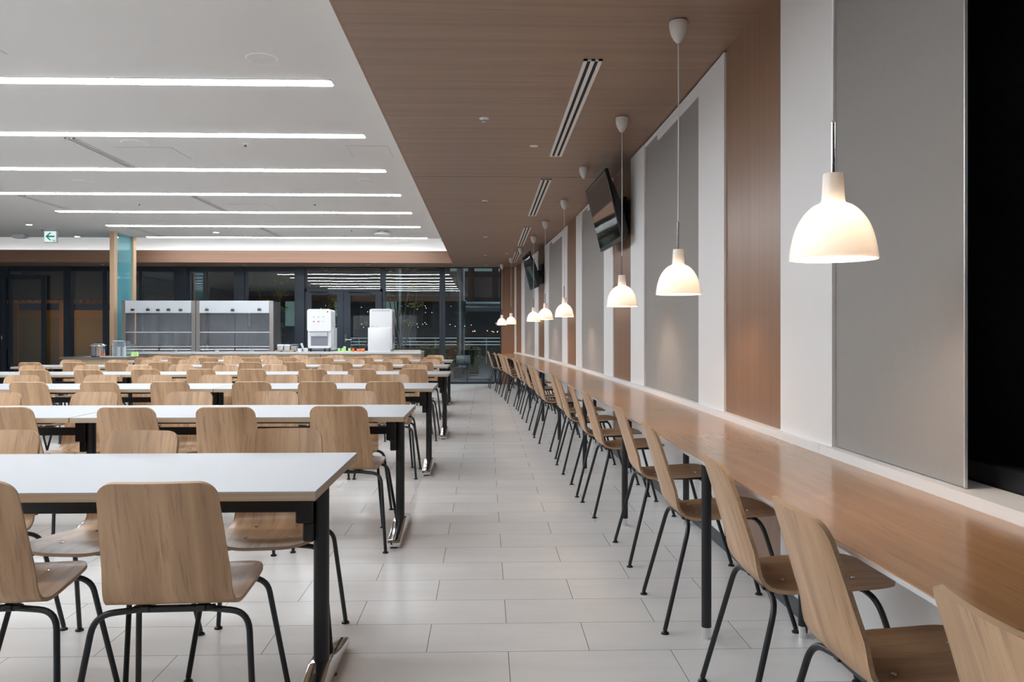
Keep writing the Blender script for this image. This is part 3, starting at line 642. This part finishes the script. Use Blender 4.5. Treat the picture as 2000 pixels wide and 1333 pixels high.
# ------------------------------------------------------------------ tables
def table(x1, y0, width, label, group='white tables in rows', oneleg=False):
    D = 0.775; x0 = x1-width; t = thing('dining_table', label, 'table', ((x0+x1)/2, y0+D/2, 0), 0, group); a = width/2-0.002; b_ = D/2
    MB().box(-a, a, -b_, b_, 0.7165, 0.72).build('top', M_lam, t, smooth=0)
    MB().box(-a, a, -b_, b_, 0.693, 0.7165).build('edge_band', M_edge, t, smooth=0)
    MB().box(-a+0.12, a-0.12, -0.022, 0.022, 0.583, 0.625).build('beam', M_black, t, bevel=0.003, seg=1)
    MB().box(-a+0.16, a-0.16, -0.25, -0.20, 0.672, 0.693).box(-a+0.16, a-0.16, 0.20, 0.25, 0.672, 0.693).build('top_rail', M_black, t, smooth=0)
    for s_ in ((-1, 1) if not oneleg else (1,)):
        px_ = s_*(a-0.058)
        lg = MB().tube([(px_, 0, 0.075), (px_, 0, 0.693)], 0.0255, 20).build('leg', M_black, t)
        xa, xb = sorted((px_-s_*0.02, px_-s_*0.078)); xc = sorted((px_-s_*0.02, px_-s_*0.056))
        MB().box(xa, xb, -0.035, 0.035, 0.548, 0.692).box(xc[0], xc[1], -0.028, 0.028, 0.488, 0.55).build('bracket', M_blackp, lg, bevel=0.004, seg=1)
        MB().lathe([(0.001, 0.0), (0.012, 0.0), (0.026, 0.016), (0.026, 0.02)], (px_-s_*0.11, -0.10, 0.672), 12).build('knob', M_chrome, lg)
        # chrome T-foot: arched along y
        half = [(-0.35, 0.008), (-0.35, 0.040), (-0.33, 0.046), (-0.20, 0.060), (-0.09, 0.080), (-0.04, 0.094), (0.04, 0.094), (0.09, 0.080), (0.20, 0.060), (0.33, 0.046), (0.35, 0.040), (0.35, 0.008), (0.30, 0.008), (0.26, 0.020), (-0.26, 0.020), (-0.30, 0.008)]
        MB().prism(half, 'x', px_-0.036, px_+0.036).build('chrome_foot', M_chrome, lg, bevel=0.007, seg=2)
        MB().box(px_-0.02, px_+0.02, -0.34, -0.31, 0, 0.009).box(px_-0.02, px_+0.02, 0.31, 0.34, 0, 0.009).build('pad', M_blackp, lg, smooth=0)
    return t
TY = [2.39, 4.515, 6.835, 9.22, 11.43, 13.66]
TX = [-0.482, -0.440, -0.430, -0.412, -0.518, -0.558]
TN = [1, 2, 3, 4, 3, 3]
for r in range(6):
    for k in range(TN[r]):
        pos = ['nearest the aisle', 'second from the aisle', 'third from the aisle', 'fourth from the aisle'][k]
        lab = 'white-topped table in the %s row, %s' % (rowname[r], pos)
        if r == 0: lab = 'large white-topped table in the left foreground'
        table(TX[r]-k*1.776, TY[r], 1.772, lab)
table(-0.518-3*1.776-0.003, 11.43, 0.53, 'narrow white end table at the far left end of the fifth row', oneleg=True)

# ------------------------------------------------------------------ televisions
def television(yc, xt, label, w_=1.12):
    hz = 0.62; tilt = math.radians(14); a = tang(yc)
    t = thing('television', label, 'television', (wx(yc), yc, 2.27), a, 'wall televisions')
    # local: -x into the room, y along the wall
    M = Matrix.Translation((xt-wx(yc), 0, 0)) @ Matrix.Rotation(-tilt, 4, 'Y')
    def tb(mb): mb.v = [tuple(M @ Vector(v)) for v in mb.v]; return mb
    h = hz/2
    tb(MB().box(-0.02, 0.012, -w_/2, w_/2, -h, h)).build('bezel', M_blackp, t, bevel=0.004)
    tb(MB().box(-0.0215, -0.0195, -w_/2+0.02, w_/2-0.02, -h+0.035, h-0.02)).build('screen', M_screen, t, smooth=0)
    tb(MB().prism([(0.012, -h+0.02), (0.012, h-0.05), (0.035, h-0.12), (0.06, 0.02), (0.06, -h+0.06), (0.04, -h+0.02)], 'y', -w_/2+0.05, w_/2-0.05)).build('rear_housing', M_blackp, t, bevel=0.006)
    ar = MB().box(-0.03, -0.002, -0.20, 0.20, -0.22, 0.12)
    ar.tube([(-0.012, -0.12, 0.0), (xt-wx(yc)+0.05, -0.12, -0.02)], 0.02, 8).tube([(-0.012, 0.12, 0.0), (xt-wx(yc)+0.05, 0.12, -0.02)], 0.02, 8).box(xt-wx(yc)+0.05, -0.01, -0.16, 0.16, -0.10, -0.04)
    ar.build('bracket', M_black, t, smooth=0)
    return t
television(7.62, 1.085, 'nearer black wall television tilted down over the counter')
television(14.82, 0.79, 'farther black wall television tilted down beyond the pendants')

# ------------------------------------------------------------------ partition with oak posts and teal glass
for y0, h, lab in ((16.70, CC, 'nearer oak post of the glass partition, reaching the ceiling'), (17.60, CC, 'farther oak post of the glass partition, above the stainless hood')):
    t = tag(MB().box(-7.40, -7.31, y0, y0+0.14, 0, h).build('oak_post', M_post, smooth=0, bevel=0.002, seg=1), lab, 'post', 'oak posts')
t = thing('glass_partition', 'teal tinted glass screen between the two oak posts', 'glass screen', (-7.355, 17.2, 0))
MB().box(-0.006, 0.006, -0.36, 0.40, 0.06, CC-0.01).build('pane', M_glasst, t, smooth=0)
MB().box(-0.015, 0.015, -0.36, 0.40, 0.0, 0.06).build('base_channel', M_steel, t, smooth=0)

# ------------------------------------------------------------------ serving line
CF = 16.30; CB = 17.20; CT = 0.815
units = [(-7.00, -5.665, 'left'), (-5.660, -4.20, 'second'), (-4.195, -3.215, 'third'), (-3.21, -2.245, 'fourth'), (-2.24, -1.26, 'right')]
ulab = ['serving counter unit under the left stainless hood', 'serving counter unit under the right stainless hood', 'serving counter unit carrying the grey tubs and white cups', 'serving counter unit carrying the green and orange cups', 'serving counter unit at the right end, carrying the tall white machine']
for (x0, x1, nm), lab in zip(units, ulab):
    xc = (x0+x1)/2; a = (x1-x0)/2
    t = thing('serving_counter', lab, 'counter', (xc, CF, 0), 0, 'serving counter units')
    MB().box(-a, a, 0, CB-CF, CT-0.042, CT).build('steel_top', plain('counter_steel', (0.72, 0.76, 0.80), 0.30, 0.5) if 'counter_steel' not in MATS else MATS['counter_steel'], t, bevel=0.003, seg=1)
    MB().box(-a+0.004, a-0.004, 0.06, CB-CF-0.02, 0.08, CT-0.042).build('cabinet', M_cabwood, t, smooth=0)
    for s_ in (-1, 1):
        xa, xb = sorted((s_*0.006, s_*(a-0.012)))
        MB().box(xa, xb, 0.045, 0.06, 0.10, CT-0.10).build('door', M_cabwood, t, smooth=0)
    MB().box(-a+0.01, a-0.01, 0.10, CB-CF-0.06, 0, 0.08).build('plinth', M_dkgrey, t, smooth=0)
def hood(x0, x1, label, right_side):
    t = thing('food_guard', label, 'food guard', ((x0+x1)/2, CF+0.02, CT), 0, 'stainless food guards'); a = (x1-x0)/2; H_ = 0.985; D = 0.56
    for s_ in (-1, 1):
        xa, xb = sorted((s_*a, s_*(a-0.075)))
        MB().box(xa, xb, 0, 0.05, 0, H_).build('post', M_steel, t, smooth=0)
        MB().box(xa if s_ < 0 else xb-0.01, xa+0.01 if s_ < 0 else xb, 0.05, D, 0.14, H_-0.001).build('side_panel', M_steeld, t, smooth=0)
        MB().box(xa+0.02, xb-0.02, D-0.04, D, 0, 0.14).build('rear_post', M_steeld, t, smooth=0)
    MB().box(-a+0.075, a-0.075, -0.03, -0.012, H_-0.235, H_).build('fascia_panel', MATS['counter_steel'], t, bevel=0.003, seg=1)
    MB().box(-a, a, -0.012, D, H_-0.012, H_+0.004).build('top_panel', M_steel, t, smooth=0)
    for z in (0.37, 0.095):
        MB().box(-a+0.075, a-0.075, -0.010, 0.002, z, z+0.018).build('shelf_rail', M_alu, t, smooth=0)
    MB().box(-a+0.075, a-0.075, D-0.02, D-0.012, 0.12, H_-0.02).build('rear_pane', M_acryl, t, smooth=0)
    for s_ in (-1, 1):
        xa, xb = sorted((s_*0.012, s_*(a-0.085)))
        fm = MB(); n_ = 24; m_ = 14
        rnd = random.Random(int(s_*10+x0*100)); ph = rnd.random()*6
        vs = [(xa+(xb-xa)*i/n_, 0.03+0.018*math.sin(i*0.8+ph+0.35*math.sin(j*0.4))*(0.35+j/m_)+0.010*math.sin(i*2.1+j*0.6+ph), 0.055+(H_-0.25-0.055)*(m_-j)/m_) for j in range(m_+1) for i in range(n_+1)]
        fm.add(vs, [(j*(n_+1)+i, j*(n_+1)+i+1, (j+1)*(n_+1)+i+1, (j+1)*(n_+1)+i) for j in range(m_) for i in range(n_)])
        c_ = fm.build('plastic_curtain', M_film, t, smooth=60)
        MB().box(xa, xb, 0.005, 0.022, 0.035, 0.058).build('bottom_bar', M_plast, c_, bevel=0.003, seg=1)
        xm = (xa+xb)/2; MB().tube(arc_path([(xm-0.035, 0.004, 0.045), (xm-0.03, -0.012, 0.018), (xm+0.03, -0.012, 0.018), (xm+0.035, 0.004, 0.045)], 0.008), 0.006, 6).build('pull', M_chrome, c_)
    return t
hood(-7.00, -5.60, 'left stainless food guard with clear plastic curtains', False)
hood(-5.59, -4.11, 'right stainless food guard with clear plastic curtains and steel side', True)
for i, x in enumerate((-6.78, -6.49, -6.30, -6.10, -5.87, -5.37, -4.88, -4.37)):
    lab = '%s black clip from the left on the stainless fascia' % ORD[i]
    t = thing('binder_clip', lab, 'clip', (x, CF-0.018, CT+0.985-0.16+0.006*math.sin(i*3)), 0, 'black clips on the hood fascias')
    MB().prism([(-0.02, -0.035), (0.02, -0.035), (0.006, 0.005), (-0.006, 0.005)], 'x', -0.032, 0.032).build('body', M_blackp, t, smooth=0)
    MB().tube(arc_path([(-0.015, -0.012, 0.0), (-0.012, -0.02, 0.03), (0.012, -0.02, 0.03), (0.015, -0.012, 0.0)], 0.008, 3), 0.003, 6).build('wire_handle', M_chrome, t)

def rrect(w_, h, r, n=5, x0=0, z0=0):
    P = []
    for cx, cz, a0 in ((w_/2-r, h-r, 0), (-w_/2+r, h-r, 90), (-w_/2+r, r, 180), (w_/2-r, r, 270)):
        for k in range(n+1): a = math.radians(a0+90*k/n); P.append((x0+cx+r*math.cos(a), z0+cz+r*math.sin(a)))
    return P
# tea machine
t = thing('tea_dispenser', 'white drinks dispenser with rounded front and dark nozzle bay', 'drinks dispenser', (-3.24, CF+0.08, CT))
MB().prism(rrect(0.455, 0.76, 0.05, z0=0.065), 'y', 0.03, 0.47).build('body', M_plast, t, smooth=40)
MB().box(-0.20, 0.262, 0.10, 0.48, 0.03, 0.47).build('rear_tank', M_plastg, t, bevel=0.01)
MB().prism(rrect(0.46, 0.435, 0.045, z0=0.395), 'y', -0.02, 0.03).build('front_cover', M_plast, t, smooth=40)
MB().box(-0.158, 0.158, -0.003, 0.031, 0.115, 0.385).build('nozzle_bay', M_midgrey, t, smooth=0)
nz = MB().box(-0.158, 0.158, -0.012, -0.003, 0.30, 0.385)
for x in (-0.09, -0.02, 0.05, 0.12): nz.box(x-0.025, x+0.025, -0.02, -0.012, 0.305, 0.38)
nz.build('nozzle', M_plastg, t, smooth=0)
MB().box(-0.2, 0.2, -0.012, 0.03, 0.068, 0.112).build('drip_ledge', M_plast, t, bevel=0.006)
for x, m_ in ((-0.10, M_red), (-0.01, M_red), (0.085, M_green)):
    MB().prism(rrect(0.036, 0.014, 0.006, x0=x, z0=0.58), 'y', -0.024, -0.02).build('button', m_, t, smooth=0)
    MB().prism([(x-0.012, 0.66), (x-0.015, 0.69), (x+0.015, 0.69), (x+0.012, 0.66)], 'y', -0.022, -0.02).build('cup_icon', M_plastg, t, smooth=0)
MB().prism(rrect(0.026, 0.024, 0.005, x0=0.165, z0=0.765), 'y', -0.024, -0.02).build('logo', M_red, t, smooth=0)
MB().box(-0.03, 0.025, -0.021, -0.019, 0.772, 0.778).build('logo_text', M_plastg, t, smooth=0)
for x in (-0.17, 0.10, 0.19): MB().tube([(x, 0.05, 0), (x, 0.05, 0.066)], 0.014, 10).build('foot', M_blackp, t)
# tall plain machine
t = thing('water_machine', 'tall plain white machine seen from behind, right of the cups', 'drinks dispenser', (-2.06, CF+0.08, CT))
MB().prism(rrect(0.435, 0.80, 0.04, z0=0.035, x0=0.012), 'y', 0.0, 0.50).build('body', M_plast, t, smooth=40)
MB().box(-0.235, 0.205, -0.012, 0.30, 0.0, 0.47).build('lower_cover', M_plast, t, bevel=0.006)
MB().box(0.2285, 0.2325, 0.03, 0.49, 0.16, 0.77).build('side_panel', M_plastg, t, smooth=0)
gz = MB()
for i in range(7): gz.box(0.232, 0.236, 0.10, 0.44, 0.18+i*0.022, 0.19+i*0.022)
gz.build('grille', M_midgrey, t, smooth=0)
MB().box(-0.16, 0.19, -0.003, 0.0, 0.796, 0.804).build('top_grille', M_midgrey, t, smooth=0)
lb = MB()
for i in range(3): lb.box(-0.175, -0.13, -0.002, 0, 0.475+i*0.016, 0.482+i*0.016)
lb.box(-0.11, -0.03, -0.002, 0, 0.478, 0.483).box(-0.09, -0.05, -0.002, 0, 0.492, 0.499)
lb.build('label', M_plastg, t, smooth=0)
# tubs on a board
t = thing('wooden_board', 'pale wooden board on two feet under the grey tubs', 'board', (-3.88, CF+0.20, CT))
MB().box(-0.21, 0.21, -0.12, 0.12, 0.02, 0.032).box(-0.16, -0.12, -0.1, 0.1, 0, 0.02).box(0.10, 0.14, -0.1, 0.1, 0, 0.02).build('board', M_post, t, smooth=0)
def tub(x, y, lab, mat_, w_=0.12, lid=True):
    t = thing('tub', lab, 'tub', (x, y, CT+0.032), 0, 'tubs on the wooden board')
    MB().prism([(-w_/2+0.012, 0), (w_/2-0.012, 0), (w_/2, 0.085), (-w_/2, 0.085)], 'y', -0.08, 0.08).build('body', mat_, t, bevel=0.006)
    if lid: MB().prism([(-w_/2-0.006, 0.085), (w_/2+0.006, 0.085), (w_/2-0.02, 0.108), (-w_/2+0.015, 0.112)], 'y', -0.09, 0.09).build('lid', M_plast, t, bevel=0.004)
    else: MB().box(-w_/2-0.01, w_/2+0.01, -0.09, 0.09, 0.10, 0.112).build('rim', mat_, t, smooth=0)
tub(-4.00, CF+0.18, 'left lidded grey tub on the wooden board', M_plastg)
tub(-3.87, CF+0.18, 'middle lidded grey tub on the wooden board', M_plastg)
tub(-3.735, CF+0.18, 'right open grey tub on the wooden board', plain('grey_tub', (0.33, 0.35, 0.36), 0.5), lid=False)
def cup(x, y, z, lab, cat, m_, r=0.032, h=0.075, rx=0, ry=0, group=None, name='cup', up=True):
    t = MB().lathe([(0.001, 0.0), (r*0.78, 0.0), (r, h), (r*0.93, h), (r*0.70, 0.006), (0.001, 0.006)] if up else [(0.001, h), (r*0.78, h), (r, 0.0), (r*0.93, 0.0), (r*0.70, h-0.006), (0.001, h-0.006)], n=24).build(name, m_)
    t.location = (x, y, z); t.rotation_euler = (rx, ry, 0)
    return tag(t, lab, cat, group)
cup(-3.62, CF+0.10, CT, 'left short white cup beside the grey tubs', 'cup', M_plast, 0.045, 0.065, group='white cups on the serving counter', name='white_cup')
cup(-3.545, CF+0.20, CT, 'middle white cup, holding the leaning stack', 'cup', M_plast, 0.038, 0.062, group='white cups on the serving counter', name='white_cup')
cup(-3.49, CF+0.06, CT, 'right white cup next to the tea dispenser', 'cup', M_plast, 0.045, 0.075, group='white cups on the serving counter', name='white_cup')
o = cup(-3.575, CF+0.20, CT+0.06, 'tilted stack of white paper cups leaning left', 'cups', M_plast, 0.024, 0.11, ry=-0.35, name='paper_cup_stack')
for i, (x, z, dy) in enumerate(((-2.86, 0, 0.10), (-2.80, 0, 0.16), (-2.745, 0, 0.06), (-2.735, 0.036, 0.12), (-2.66, 0, 0.12))):
    lab = ['green cup at the left of the green group', 'second green cup from the left', 'green cup at the front under the raised one', 'raised green cup on top of the others', 'green cup next to the orange ones'][i]
    if i == 3: x, dy = -2.745, 0.06; z = 0.0765
    cup(x, CF+dy, CT, lab, 'cup', M_green, 0.031, 0.07, group='green cups by the double door', name='green_cup', up=False) if i != 3 else cup(x, CF+dy, CT+0.0705, lab, 'cup', M_green, 0.030, 0.035, group='green cups by the double door', name='green_cup', up=False)
o = cup(-2.585, CF+0.10, CT, 'upright orange cup next to the green cups', 'cup', M_orange, 0.031, 0.068, group='orange cups', name='orange_cup', up=False)
for i, x in enumerate((-2.52, -2.44)):
    o = cup(x-0.0, CF+0.12, CT+0.031, ['orange cup lying on its side in the middle', 'orange cup lying at the right end'][i], 'cup', M_orange, 0.030, 0.072, ry=PI/2, group='orange cups', name='orange_cup')
ch = thing('napkin_tray', 'shallow tray of small wrapped rolls at the right end', 'tray', (-1.58, CF+0.35, CT))
MB().box(-0.30, 0.30, -0.12, 0.12, 0, 0.006).box(-0.30, 0.30, 0.115, 0.12, 0, 0.02).build('tray', M_post, ch, smooth=0)
r0 = MB().tube([(0, -0.09, 0), (0, 0.09, 0)], 0.0115, 8).build('wrapped_roll', plain('brown_paper', (0.48, 0.33, 0.22), 0.6))
MB().tube([(0, -0.0915, 0), (0, -0.06, 0)], 0.0122, 8).build('paper_band', M_plast, r0); register(r0)
for i in range(22):
    o = r0 if i == 0 else copy_tree(r0)
    o.location = (-1.58-0.275+i*0.0262, CF+0.35, CT+0.0185); tag(o, ('small brown wrapped roll in the tray, %s from its left end' % (ORD+['twenty-first','twenty-second'])[i]), 'napkin roll', 'wrapped rolls in the tray')

# left island with pot
t = thing('serving_island', 'low pale-wood serving island with a steel top, left of the hoods', 'counter', (-7.05, 15.35, 0))
IT = 0.745
MB().box(-0.60, 0.58, -0.10, 0.95, IT-0.035, IT).build('steel_top', M_steeld, t, bevel=0.002, seg=1)
MB().box(-0.56, 0.55, -0.05, 0.90, 0.08, IT-0.035).build('cabinet', M_cabwood, t, smooth=0)
MB().box(-0.52, 0.50, 0.0, 0.85, 0, 0.08).build('plinth', M_dkgrey, t, smooth=0)
tag(MB().box(-7.27, -6.52, 15.34, 15.74, IT, IT+0.004).build('paper_mat', M_plast, smooth=0), 'white paper mat under the pot and the clear box', 'mat')
t = thing('cooking_pot', 'stainless pot with a domed lid on the low island', 'pot', (-7.08, 15.50, IT+0.004))
MB().lathe([(0.001, 0), (0.11, 0), (0.118, 0.01), (0.118, 0.19), (0.122, 0.195), (0.114, 0.195), (0.11, 0.012), (0.001, 0.012)], n=40).build('body', M_chrome, t)
MB().lathe([(0.150, 0.196), (0.152, 0.202), (0.125, 0.225), (0.07, 0.245), (0.001, 0.25)], n=40).lathe([(0.150, 0.196), (0.001, 0.20)], n=40).build('lid', M_chrome, t, smooth=50)
MB().lathe([(0.012, 0.248), (0.012, 0.256), (0.022, 0.262), (0.001, 0.266)], n=16).build('lid_knob', M_blackp, t)
for s_ in (-1, 1): MB().tube(arc_path([(s_*0.117, -0.03, 0.16), (s_*0.145, -0.03, 0.16), (s_*0.145, 0.03, 0.16), (s_*0.117, 0.03, 0.16)], 0.012), 0.005, 8).build('handle', M_blackp, t)
tag(MB().lathe([(0.001, 0), (0.07, 0), (0.075, 0.012), (0.001, 0.014)], (-7.06, 15.385-0.02, IT+0.004), 24).build('black_dish', M_blackp), 'flat black dish in front of the pot', 'dish')
cup(-6.93, 15.42, IT+0.004, 'small red-orange cup right of the pot', 'cup', M_orange, 0.018, 0.06, name='orange_cup', group='cups on the low island')
t = thing('steel_canister', 'slim steel canister standing right of the pot', 'canister', (-6.85, 15.60, IT+0.004))
MB().lathe([(0.001, 0), (0.035, 0), (0.035, 0.20), (0.001, 0.20)], n=24).build('body', M_chrome, t)
t = thing('clear_cutlery_box', 'clear acrylic box with rounded lid holding cutlery holders', 'box', (-6.66, 15.52, IT+0.004))
prof = [(-0.11, 0), (0.11, 0), (0.11, 0.25), (0.09, 0.285), (-0.08, 0.285), (-0.11, 0.25)]
bb = MB()
for a_, c_ in zip(prof, prof[1:]+prof[:1]): bb.add([(a_[0], -0.12, a_[1]), (c_[0], -0.12, c_[1]), (c_[0], 0.12, c_[1]), (a_[0], 0.12, a_[1])], [(0, 1, 2, 3)])
bb.add([(p[0], 0.12, p[1]) for p in prof], [tuple(range(6))]).add([(p[0], -0.12, p[1]) for p in prof], [tuple(range(6))])
bb.build('shell', M_acryl, t, smooth=0)
MB().tube([(-0.11, -0.12, 0.285), (0.10, -0.12, 0.285)], 0.006, 8).tube([(0.11, -0.12, 0), (0.11, -0.12, 0.25)], 0.004, 6).tube([(-0.11, -0.12, 0), (-0.11, -0.12, 0.25)], 0.004, 6).build('frame', M_plast, t)
for x, lab in ((-0.055, 0), (0.045, 1)):
    tag(MB().lathe([(0.001, 0), (0.034, 0), (0.036, 0.17), (0.033, 0.17), (0.031, 0.004), (0.001, 0.004)], (-6.66+x, 15.52, IT+0.01), 20).build('cutlery_holder', M_alu), ['left perforated cutlery holder inside the clear box', 'right perforated cutlery holder inside the clear box'][lab], 'cutlery holder', 'cutlery holders in the clear box')
for i, (x, y) in enumerate(((-6.50, 15.60), (-6.515, 15.70), (-6.505, 15.80))):
    cup(x+(0.0, 0.0, 0.0)[i], y, IT, ['nearest green cup beside the clear box', 'middle green cup beside the clear box', 'farthest green cup beside the clear box'][i], 'cup', M_green, 0.036, 0.085, name='green_cup', group='green cups on the low island', up=False)

# ------------------------------------------------------------------ outside, beyond the glass
struct(MB().box(-40, 20, YG+0.2, 70, -0.10, -0.05).build('ground', M_outside, smooth=0))
t = thing('steel_column', 'tall galvanised steel column outside the glass', 'column', (-0.69, 23, -0.05))
MB().tube([(0, 0, 0.35), (0, 0, 6)], 0.11, 28).build('shaft', M_galv, t)
MB().lathe([(0.20, 0), (0.20, 0.30), (0.17, 0.33), (0.001, 0.33)], n=24).build('base', M_concr, t)
MB().lathe([(0.11, 1.78), (0.16, 1.78), (0.16, 1.81), (0.11, 1.81)], n=28).lathe([(0.11, 2.1), (0.16, 2.1), (0.16, 2.13), (0.11, 2.13)], n=28).build('collar', M_galv, t)
t = tag(MB().tube([(-0.55, 23, 1.91), (3.5, 23, 1.91)], 0.13, 24).build('steel_pipe', M_galv), 'thick horizontal steel pipe joined to the column outside', 'pipe')
for x, y, r, lab in ((-3.1, 30, 0.09, 'slim steel column outside, left of the galvanised one'), (1.2, 31, 0.09, 'slim steel column outside at the right')):
    tag(MB().tube([(x, y, 0), (x, y, 6)], r, 16).build('steel_column', M_galv), lab, 'column', 'slim outdoor columns')
def leafball(mb, c, rad, n_, size, rnd):
    for _ in range(n_):
        p = Vector((rnd.gauss(0, 1), rnd.gauss(0, 1), rnd.gauss(0, 1))).normalized()*(rnd.random()**0.4)
        p = Vector((c[0]+p.x*rad[0], c[1]+p.y*rad[1], c[2]+p.z*rad[2]))
        R = Matrix.Rotation(rnd.random()*6.3, 3, 'Z') @ Matrix.Rotation(rnd.uniform(-1, 1), 3, 'X')
        q = [p+R @ Vector(k)*size for k in ((-1, 0, 0), (0, -0.45, 0.1), (1, 0, 0), (0, 0.45, 0.1))]
        mb.add(q, [(0, 1, 2, 3)])
rnd = random.Random(3)
for x0, x1, y, lab in ((-3.4, -1.3, 26, 'long dark clipped hedge outside behind the slender tree'), (-0.9, -0.15, 24.4, 'short hedge outside right of the steel column'), (-5.0, -3.7, 26, 'dark hedge outside behind the double door')):
    hb = MB(); n_ = int((x1-x0)*900)
    for _ in range(n_):
        leafball(hb, (rnd.uniform(x0, x1), y+rnd.uniform(-0.35, 0.35), rnd.uniform(0.1, 0.78)), (0.05, 0.05, 0.05), 1, 0.045, rnd)
    hb.box(x0+0.05, x1-0.05, y-0.3, y+0.3, 0, 0.70)
    tag(hb.build('hedge', M_leaf, smooth=0), lab, 'hedge', 'hedges outside')
def slim_tree(x, y, lab, seed, lean):
    rnd = random.Random(seed)
    t = thing('slender_tree', lab, 'tree', (x, y, -0.05), 0, 'slender trees outside')
    tr = MB(); tips = []
    for k in range(4):
        a = rnd.uniform(-0.5, 0.5)+lean*(k-1.5)*0.25; h = rnd.uniform(2.6, 3.6); pts = []
        for j in range(8):
            u = j/7; pts.append((a*u*1.6+0.07*math.sin(u*7+k*2), 0.1*math.sin(k+u*3), h*u))
        tr.tube(pts, [0.030*(1-u/9.0) for u in range(8)], 7); tips += pts[3:]
    tr.build('stem', M_bark, t)
    lf = MB()
    for p in tips:
        if rnd.random() < 0.55: leafball(lf, p, (0.30, 0.25, 0.10), 60, 0.04, rnd)
    lf.build('foliage', M_leafy, t, smooth=0)
slim_tree(-2.35, 23.2, 'slender multi-stem tree with yellow-green leaves outside, behind the tall white machine', 5, 1)
slim_tree(-3.9, 24.2, 'slender multi-stem tree outside behind the double door', 9, 1)
slim_tree(-6.2, 25.0, 'slender multi-stem tree outside above the right food guard', 12, 1)
sh2 = MB()
for k in range(6): sh2.tube([(-0.99+0.02*k, 20.5, 0), (-1.05+0.06*k, 20.5+0.03*k, 0.55+0.05*(k % 3))], 0.006, 5)
t = thing('young_shrub', 'small yellow-leaved shrub right outside the glass', 'shrub', (0, 0, -0.05)); sh2.build('stem', M_bark, t)
lf = MB(); leafball(lf, (-0.95, 20.55, 0.5), (0.2, 0.12, 0.25), 90, 0.03, rnd); lf.build('foliage', M_leafy, t, smooth=0)
# railings, low bench and far buildings
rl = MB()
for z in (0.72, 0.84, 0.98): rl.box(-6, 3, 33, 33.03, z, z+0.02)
t = thing('railing', 'pale horizontal railing outside in the distance', 'railing', (0, 0, 0)); rl.build('rail', M_railglow, t, smooth=0)
for k in range(10): MB().box(-6+k, -5.96+k, 33, 33.04, 0, 1.0).build('rail_post', M_galv, t, smooth=0)
t = thing('outdoor_bench', 'dark bench and box outside the glass behind the rear tables', 'bench', (-0.75, 21.3, -0.05))
MB().box(-0.55, 0.35, -0.2, 0.2, 0.42, 0.47).build('seat', M_concr, t, bevel=0.01)
for x in (-0.45, 0.25): MB().box(x, x+0.06, -0.17, 0.17, 0, 0.42).build('leg', M_dkgrey, t, smooth=0)
MB().box(0.0, 0.35, -0.15, 0.15, 0.47, 0.66).build('box', M_galv, t, bevel=0.01)
t = thing('far_building', 'dark building outside with faintly lit windows', 'building', (3.0, 40, 0))
MB().box(-5.5, 5, 0, 5, 0, 9).build('wall', M_concr, t, smooth=0)
for i in range(5):
    for j in range(2):
        MB().box(-4.7+i*1.15, -3.85+i*1.15, -0.05, 0, 2.9+j*1.25, 3.85+j*1.25).build('window', M_winlit if (i*3+j) % 3 else M_midgrey, t, smooth=0)
t = thing('far_building', 'long low building outside behind the double door', 'building', (-10, 48, 0))
MB().box(-6, 9, 0, 5, 0, 5).build('wall', M_concr, t, smooth=0)
for i in range(10):
    MB().box(-5.6+i*1.4, -4.8+i*1.4, -0.05, 0, 1.6, 3.0).build('window', M_winlit if i % 2 else M_midgrey, t, smooth=0)
ct = MB(); cto = MB(); rnd = random.Random(11)
for _ in range(46):
    x = rnd.uniform(-8, 3.5); z = 1.168+rnd.choice((0.30, 0.33, 0.75, 0.95))*38/30+rnd.uniform(-0.1, 0.1)
    yy = 38.5+rnd.random(); ct.ball((x, yy, z), 0.016, 6); ct.tube([(x, yy, -0.05), (x, yy, z)], 0.004, 4, 1)
tag(ct.build('city_lights', [M_city, M_dkgrey]), 'tiny cool distant city lights seen through the glass', 'lights', kind='stuff')
for _ in range(9):
    x = rnd.uniform(-0.6, 0.9); z = 1.25+rnd.uniform(-0.06, 0.06); cto.ball((x, 36, z), 0.022, 6); cto.tube([(x, 36, -0.05), (x, 36, z)], 0.004, 4, 1)
tag(cto.build('city_lights', [M_cityo, M_dkgrey]), 'small cluster of orange distant lights at the right of the glass', 'lights', kind='stuff')
# warm-lit pavilion far left
PX, PY = -15.6, 31.0
t = thing('timber_pavilion', 'warmly lit timber pavilion outside at the far left', 'pavilion', (PX, PY, 0))
MB().box(-1.6, 2.6, 0.0, 0.3, 0, 2.0).build('wall', M_brownwall, t, smooth=0)
MB().box(-1.6, 2.6, -0.04, 0.0, 1.75, 2.02).build('lintel', M_rafter, t, smooth=0)
MB().prism([(-2.4, 2.62), (-1.9, 2.40), (3.4, 2.40), (3.6, 2.62), (1.5, 3.5), (-0.4, 3.5)], 'y', -0.9, 1.5).build('roof', M_concr, t, smooth=0)
for k in range(22): MB().box(-1.85+k*0.235, -1.78+k*0.235, -0.88, 0.1, 2.27, 2.36).build('rafter', M_rafter, t, smooth=0)
for x in (-1.55, 0.1, 2.35): MB().box(x, x+0.16, -0.10, 0.0, 0, 2.3).build('post', M_rafter, t, smooth=0)
area_light('pavilion_light', (PX+0.9, PY-1.6, 0.9), 5, (1.0, 0.62, 0.25), 0.3).rotation_euler = (math.radians(130), 0, 0)
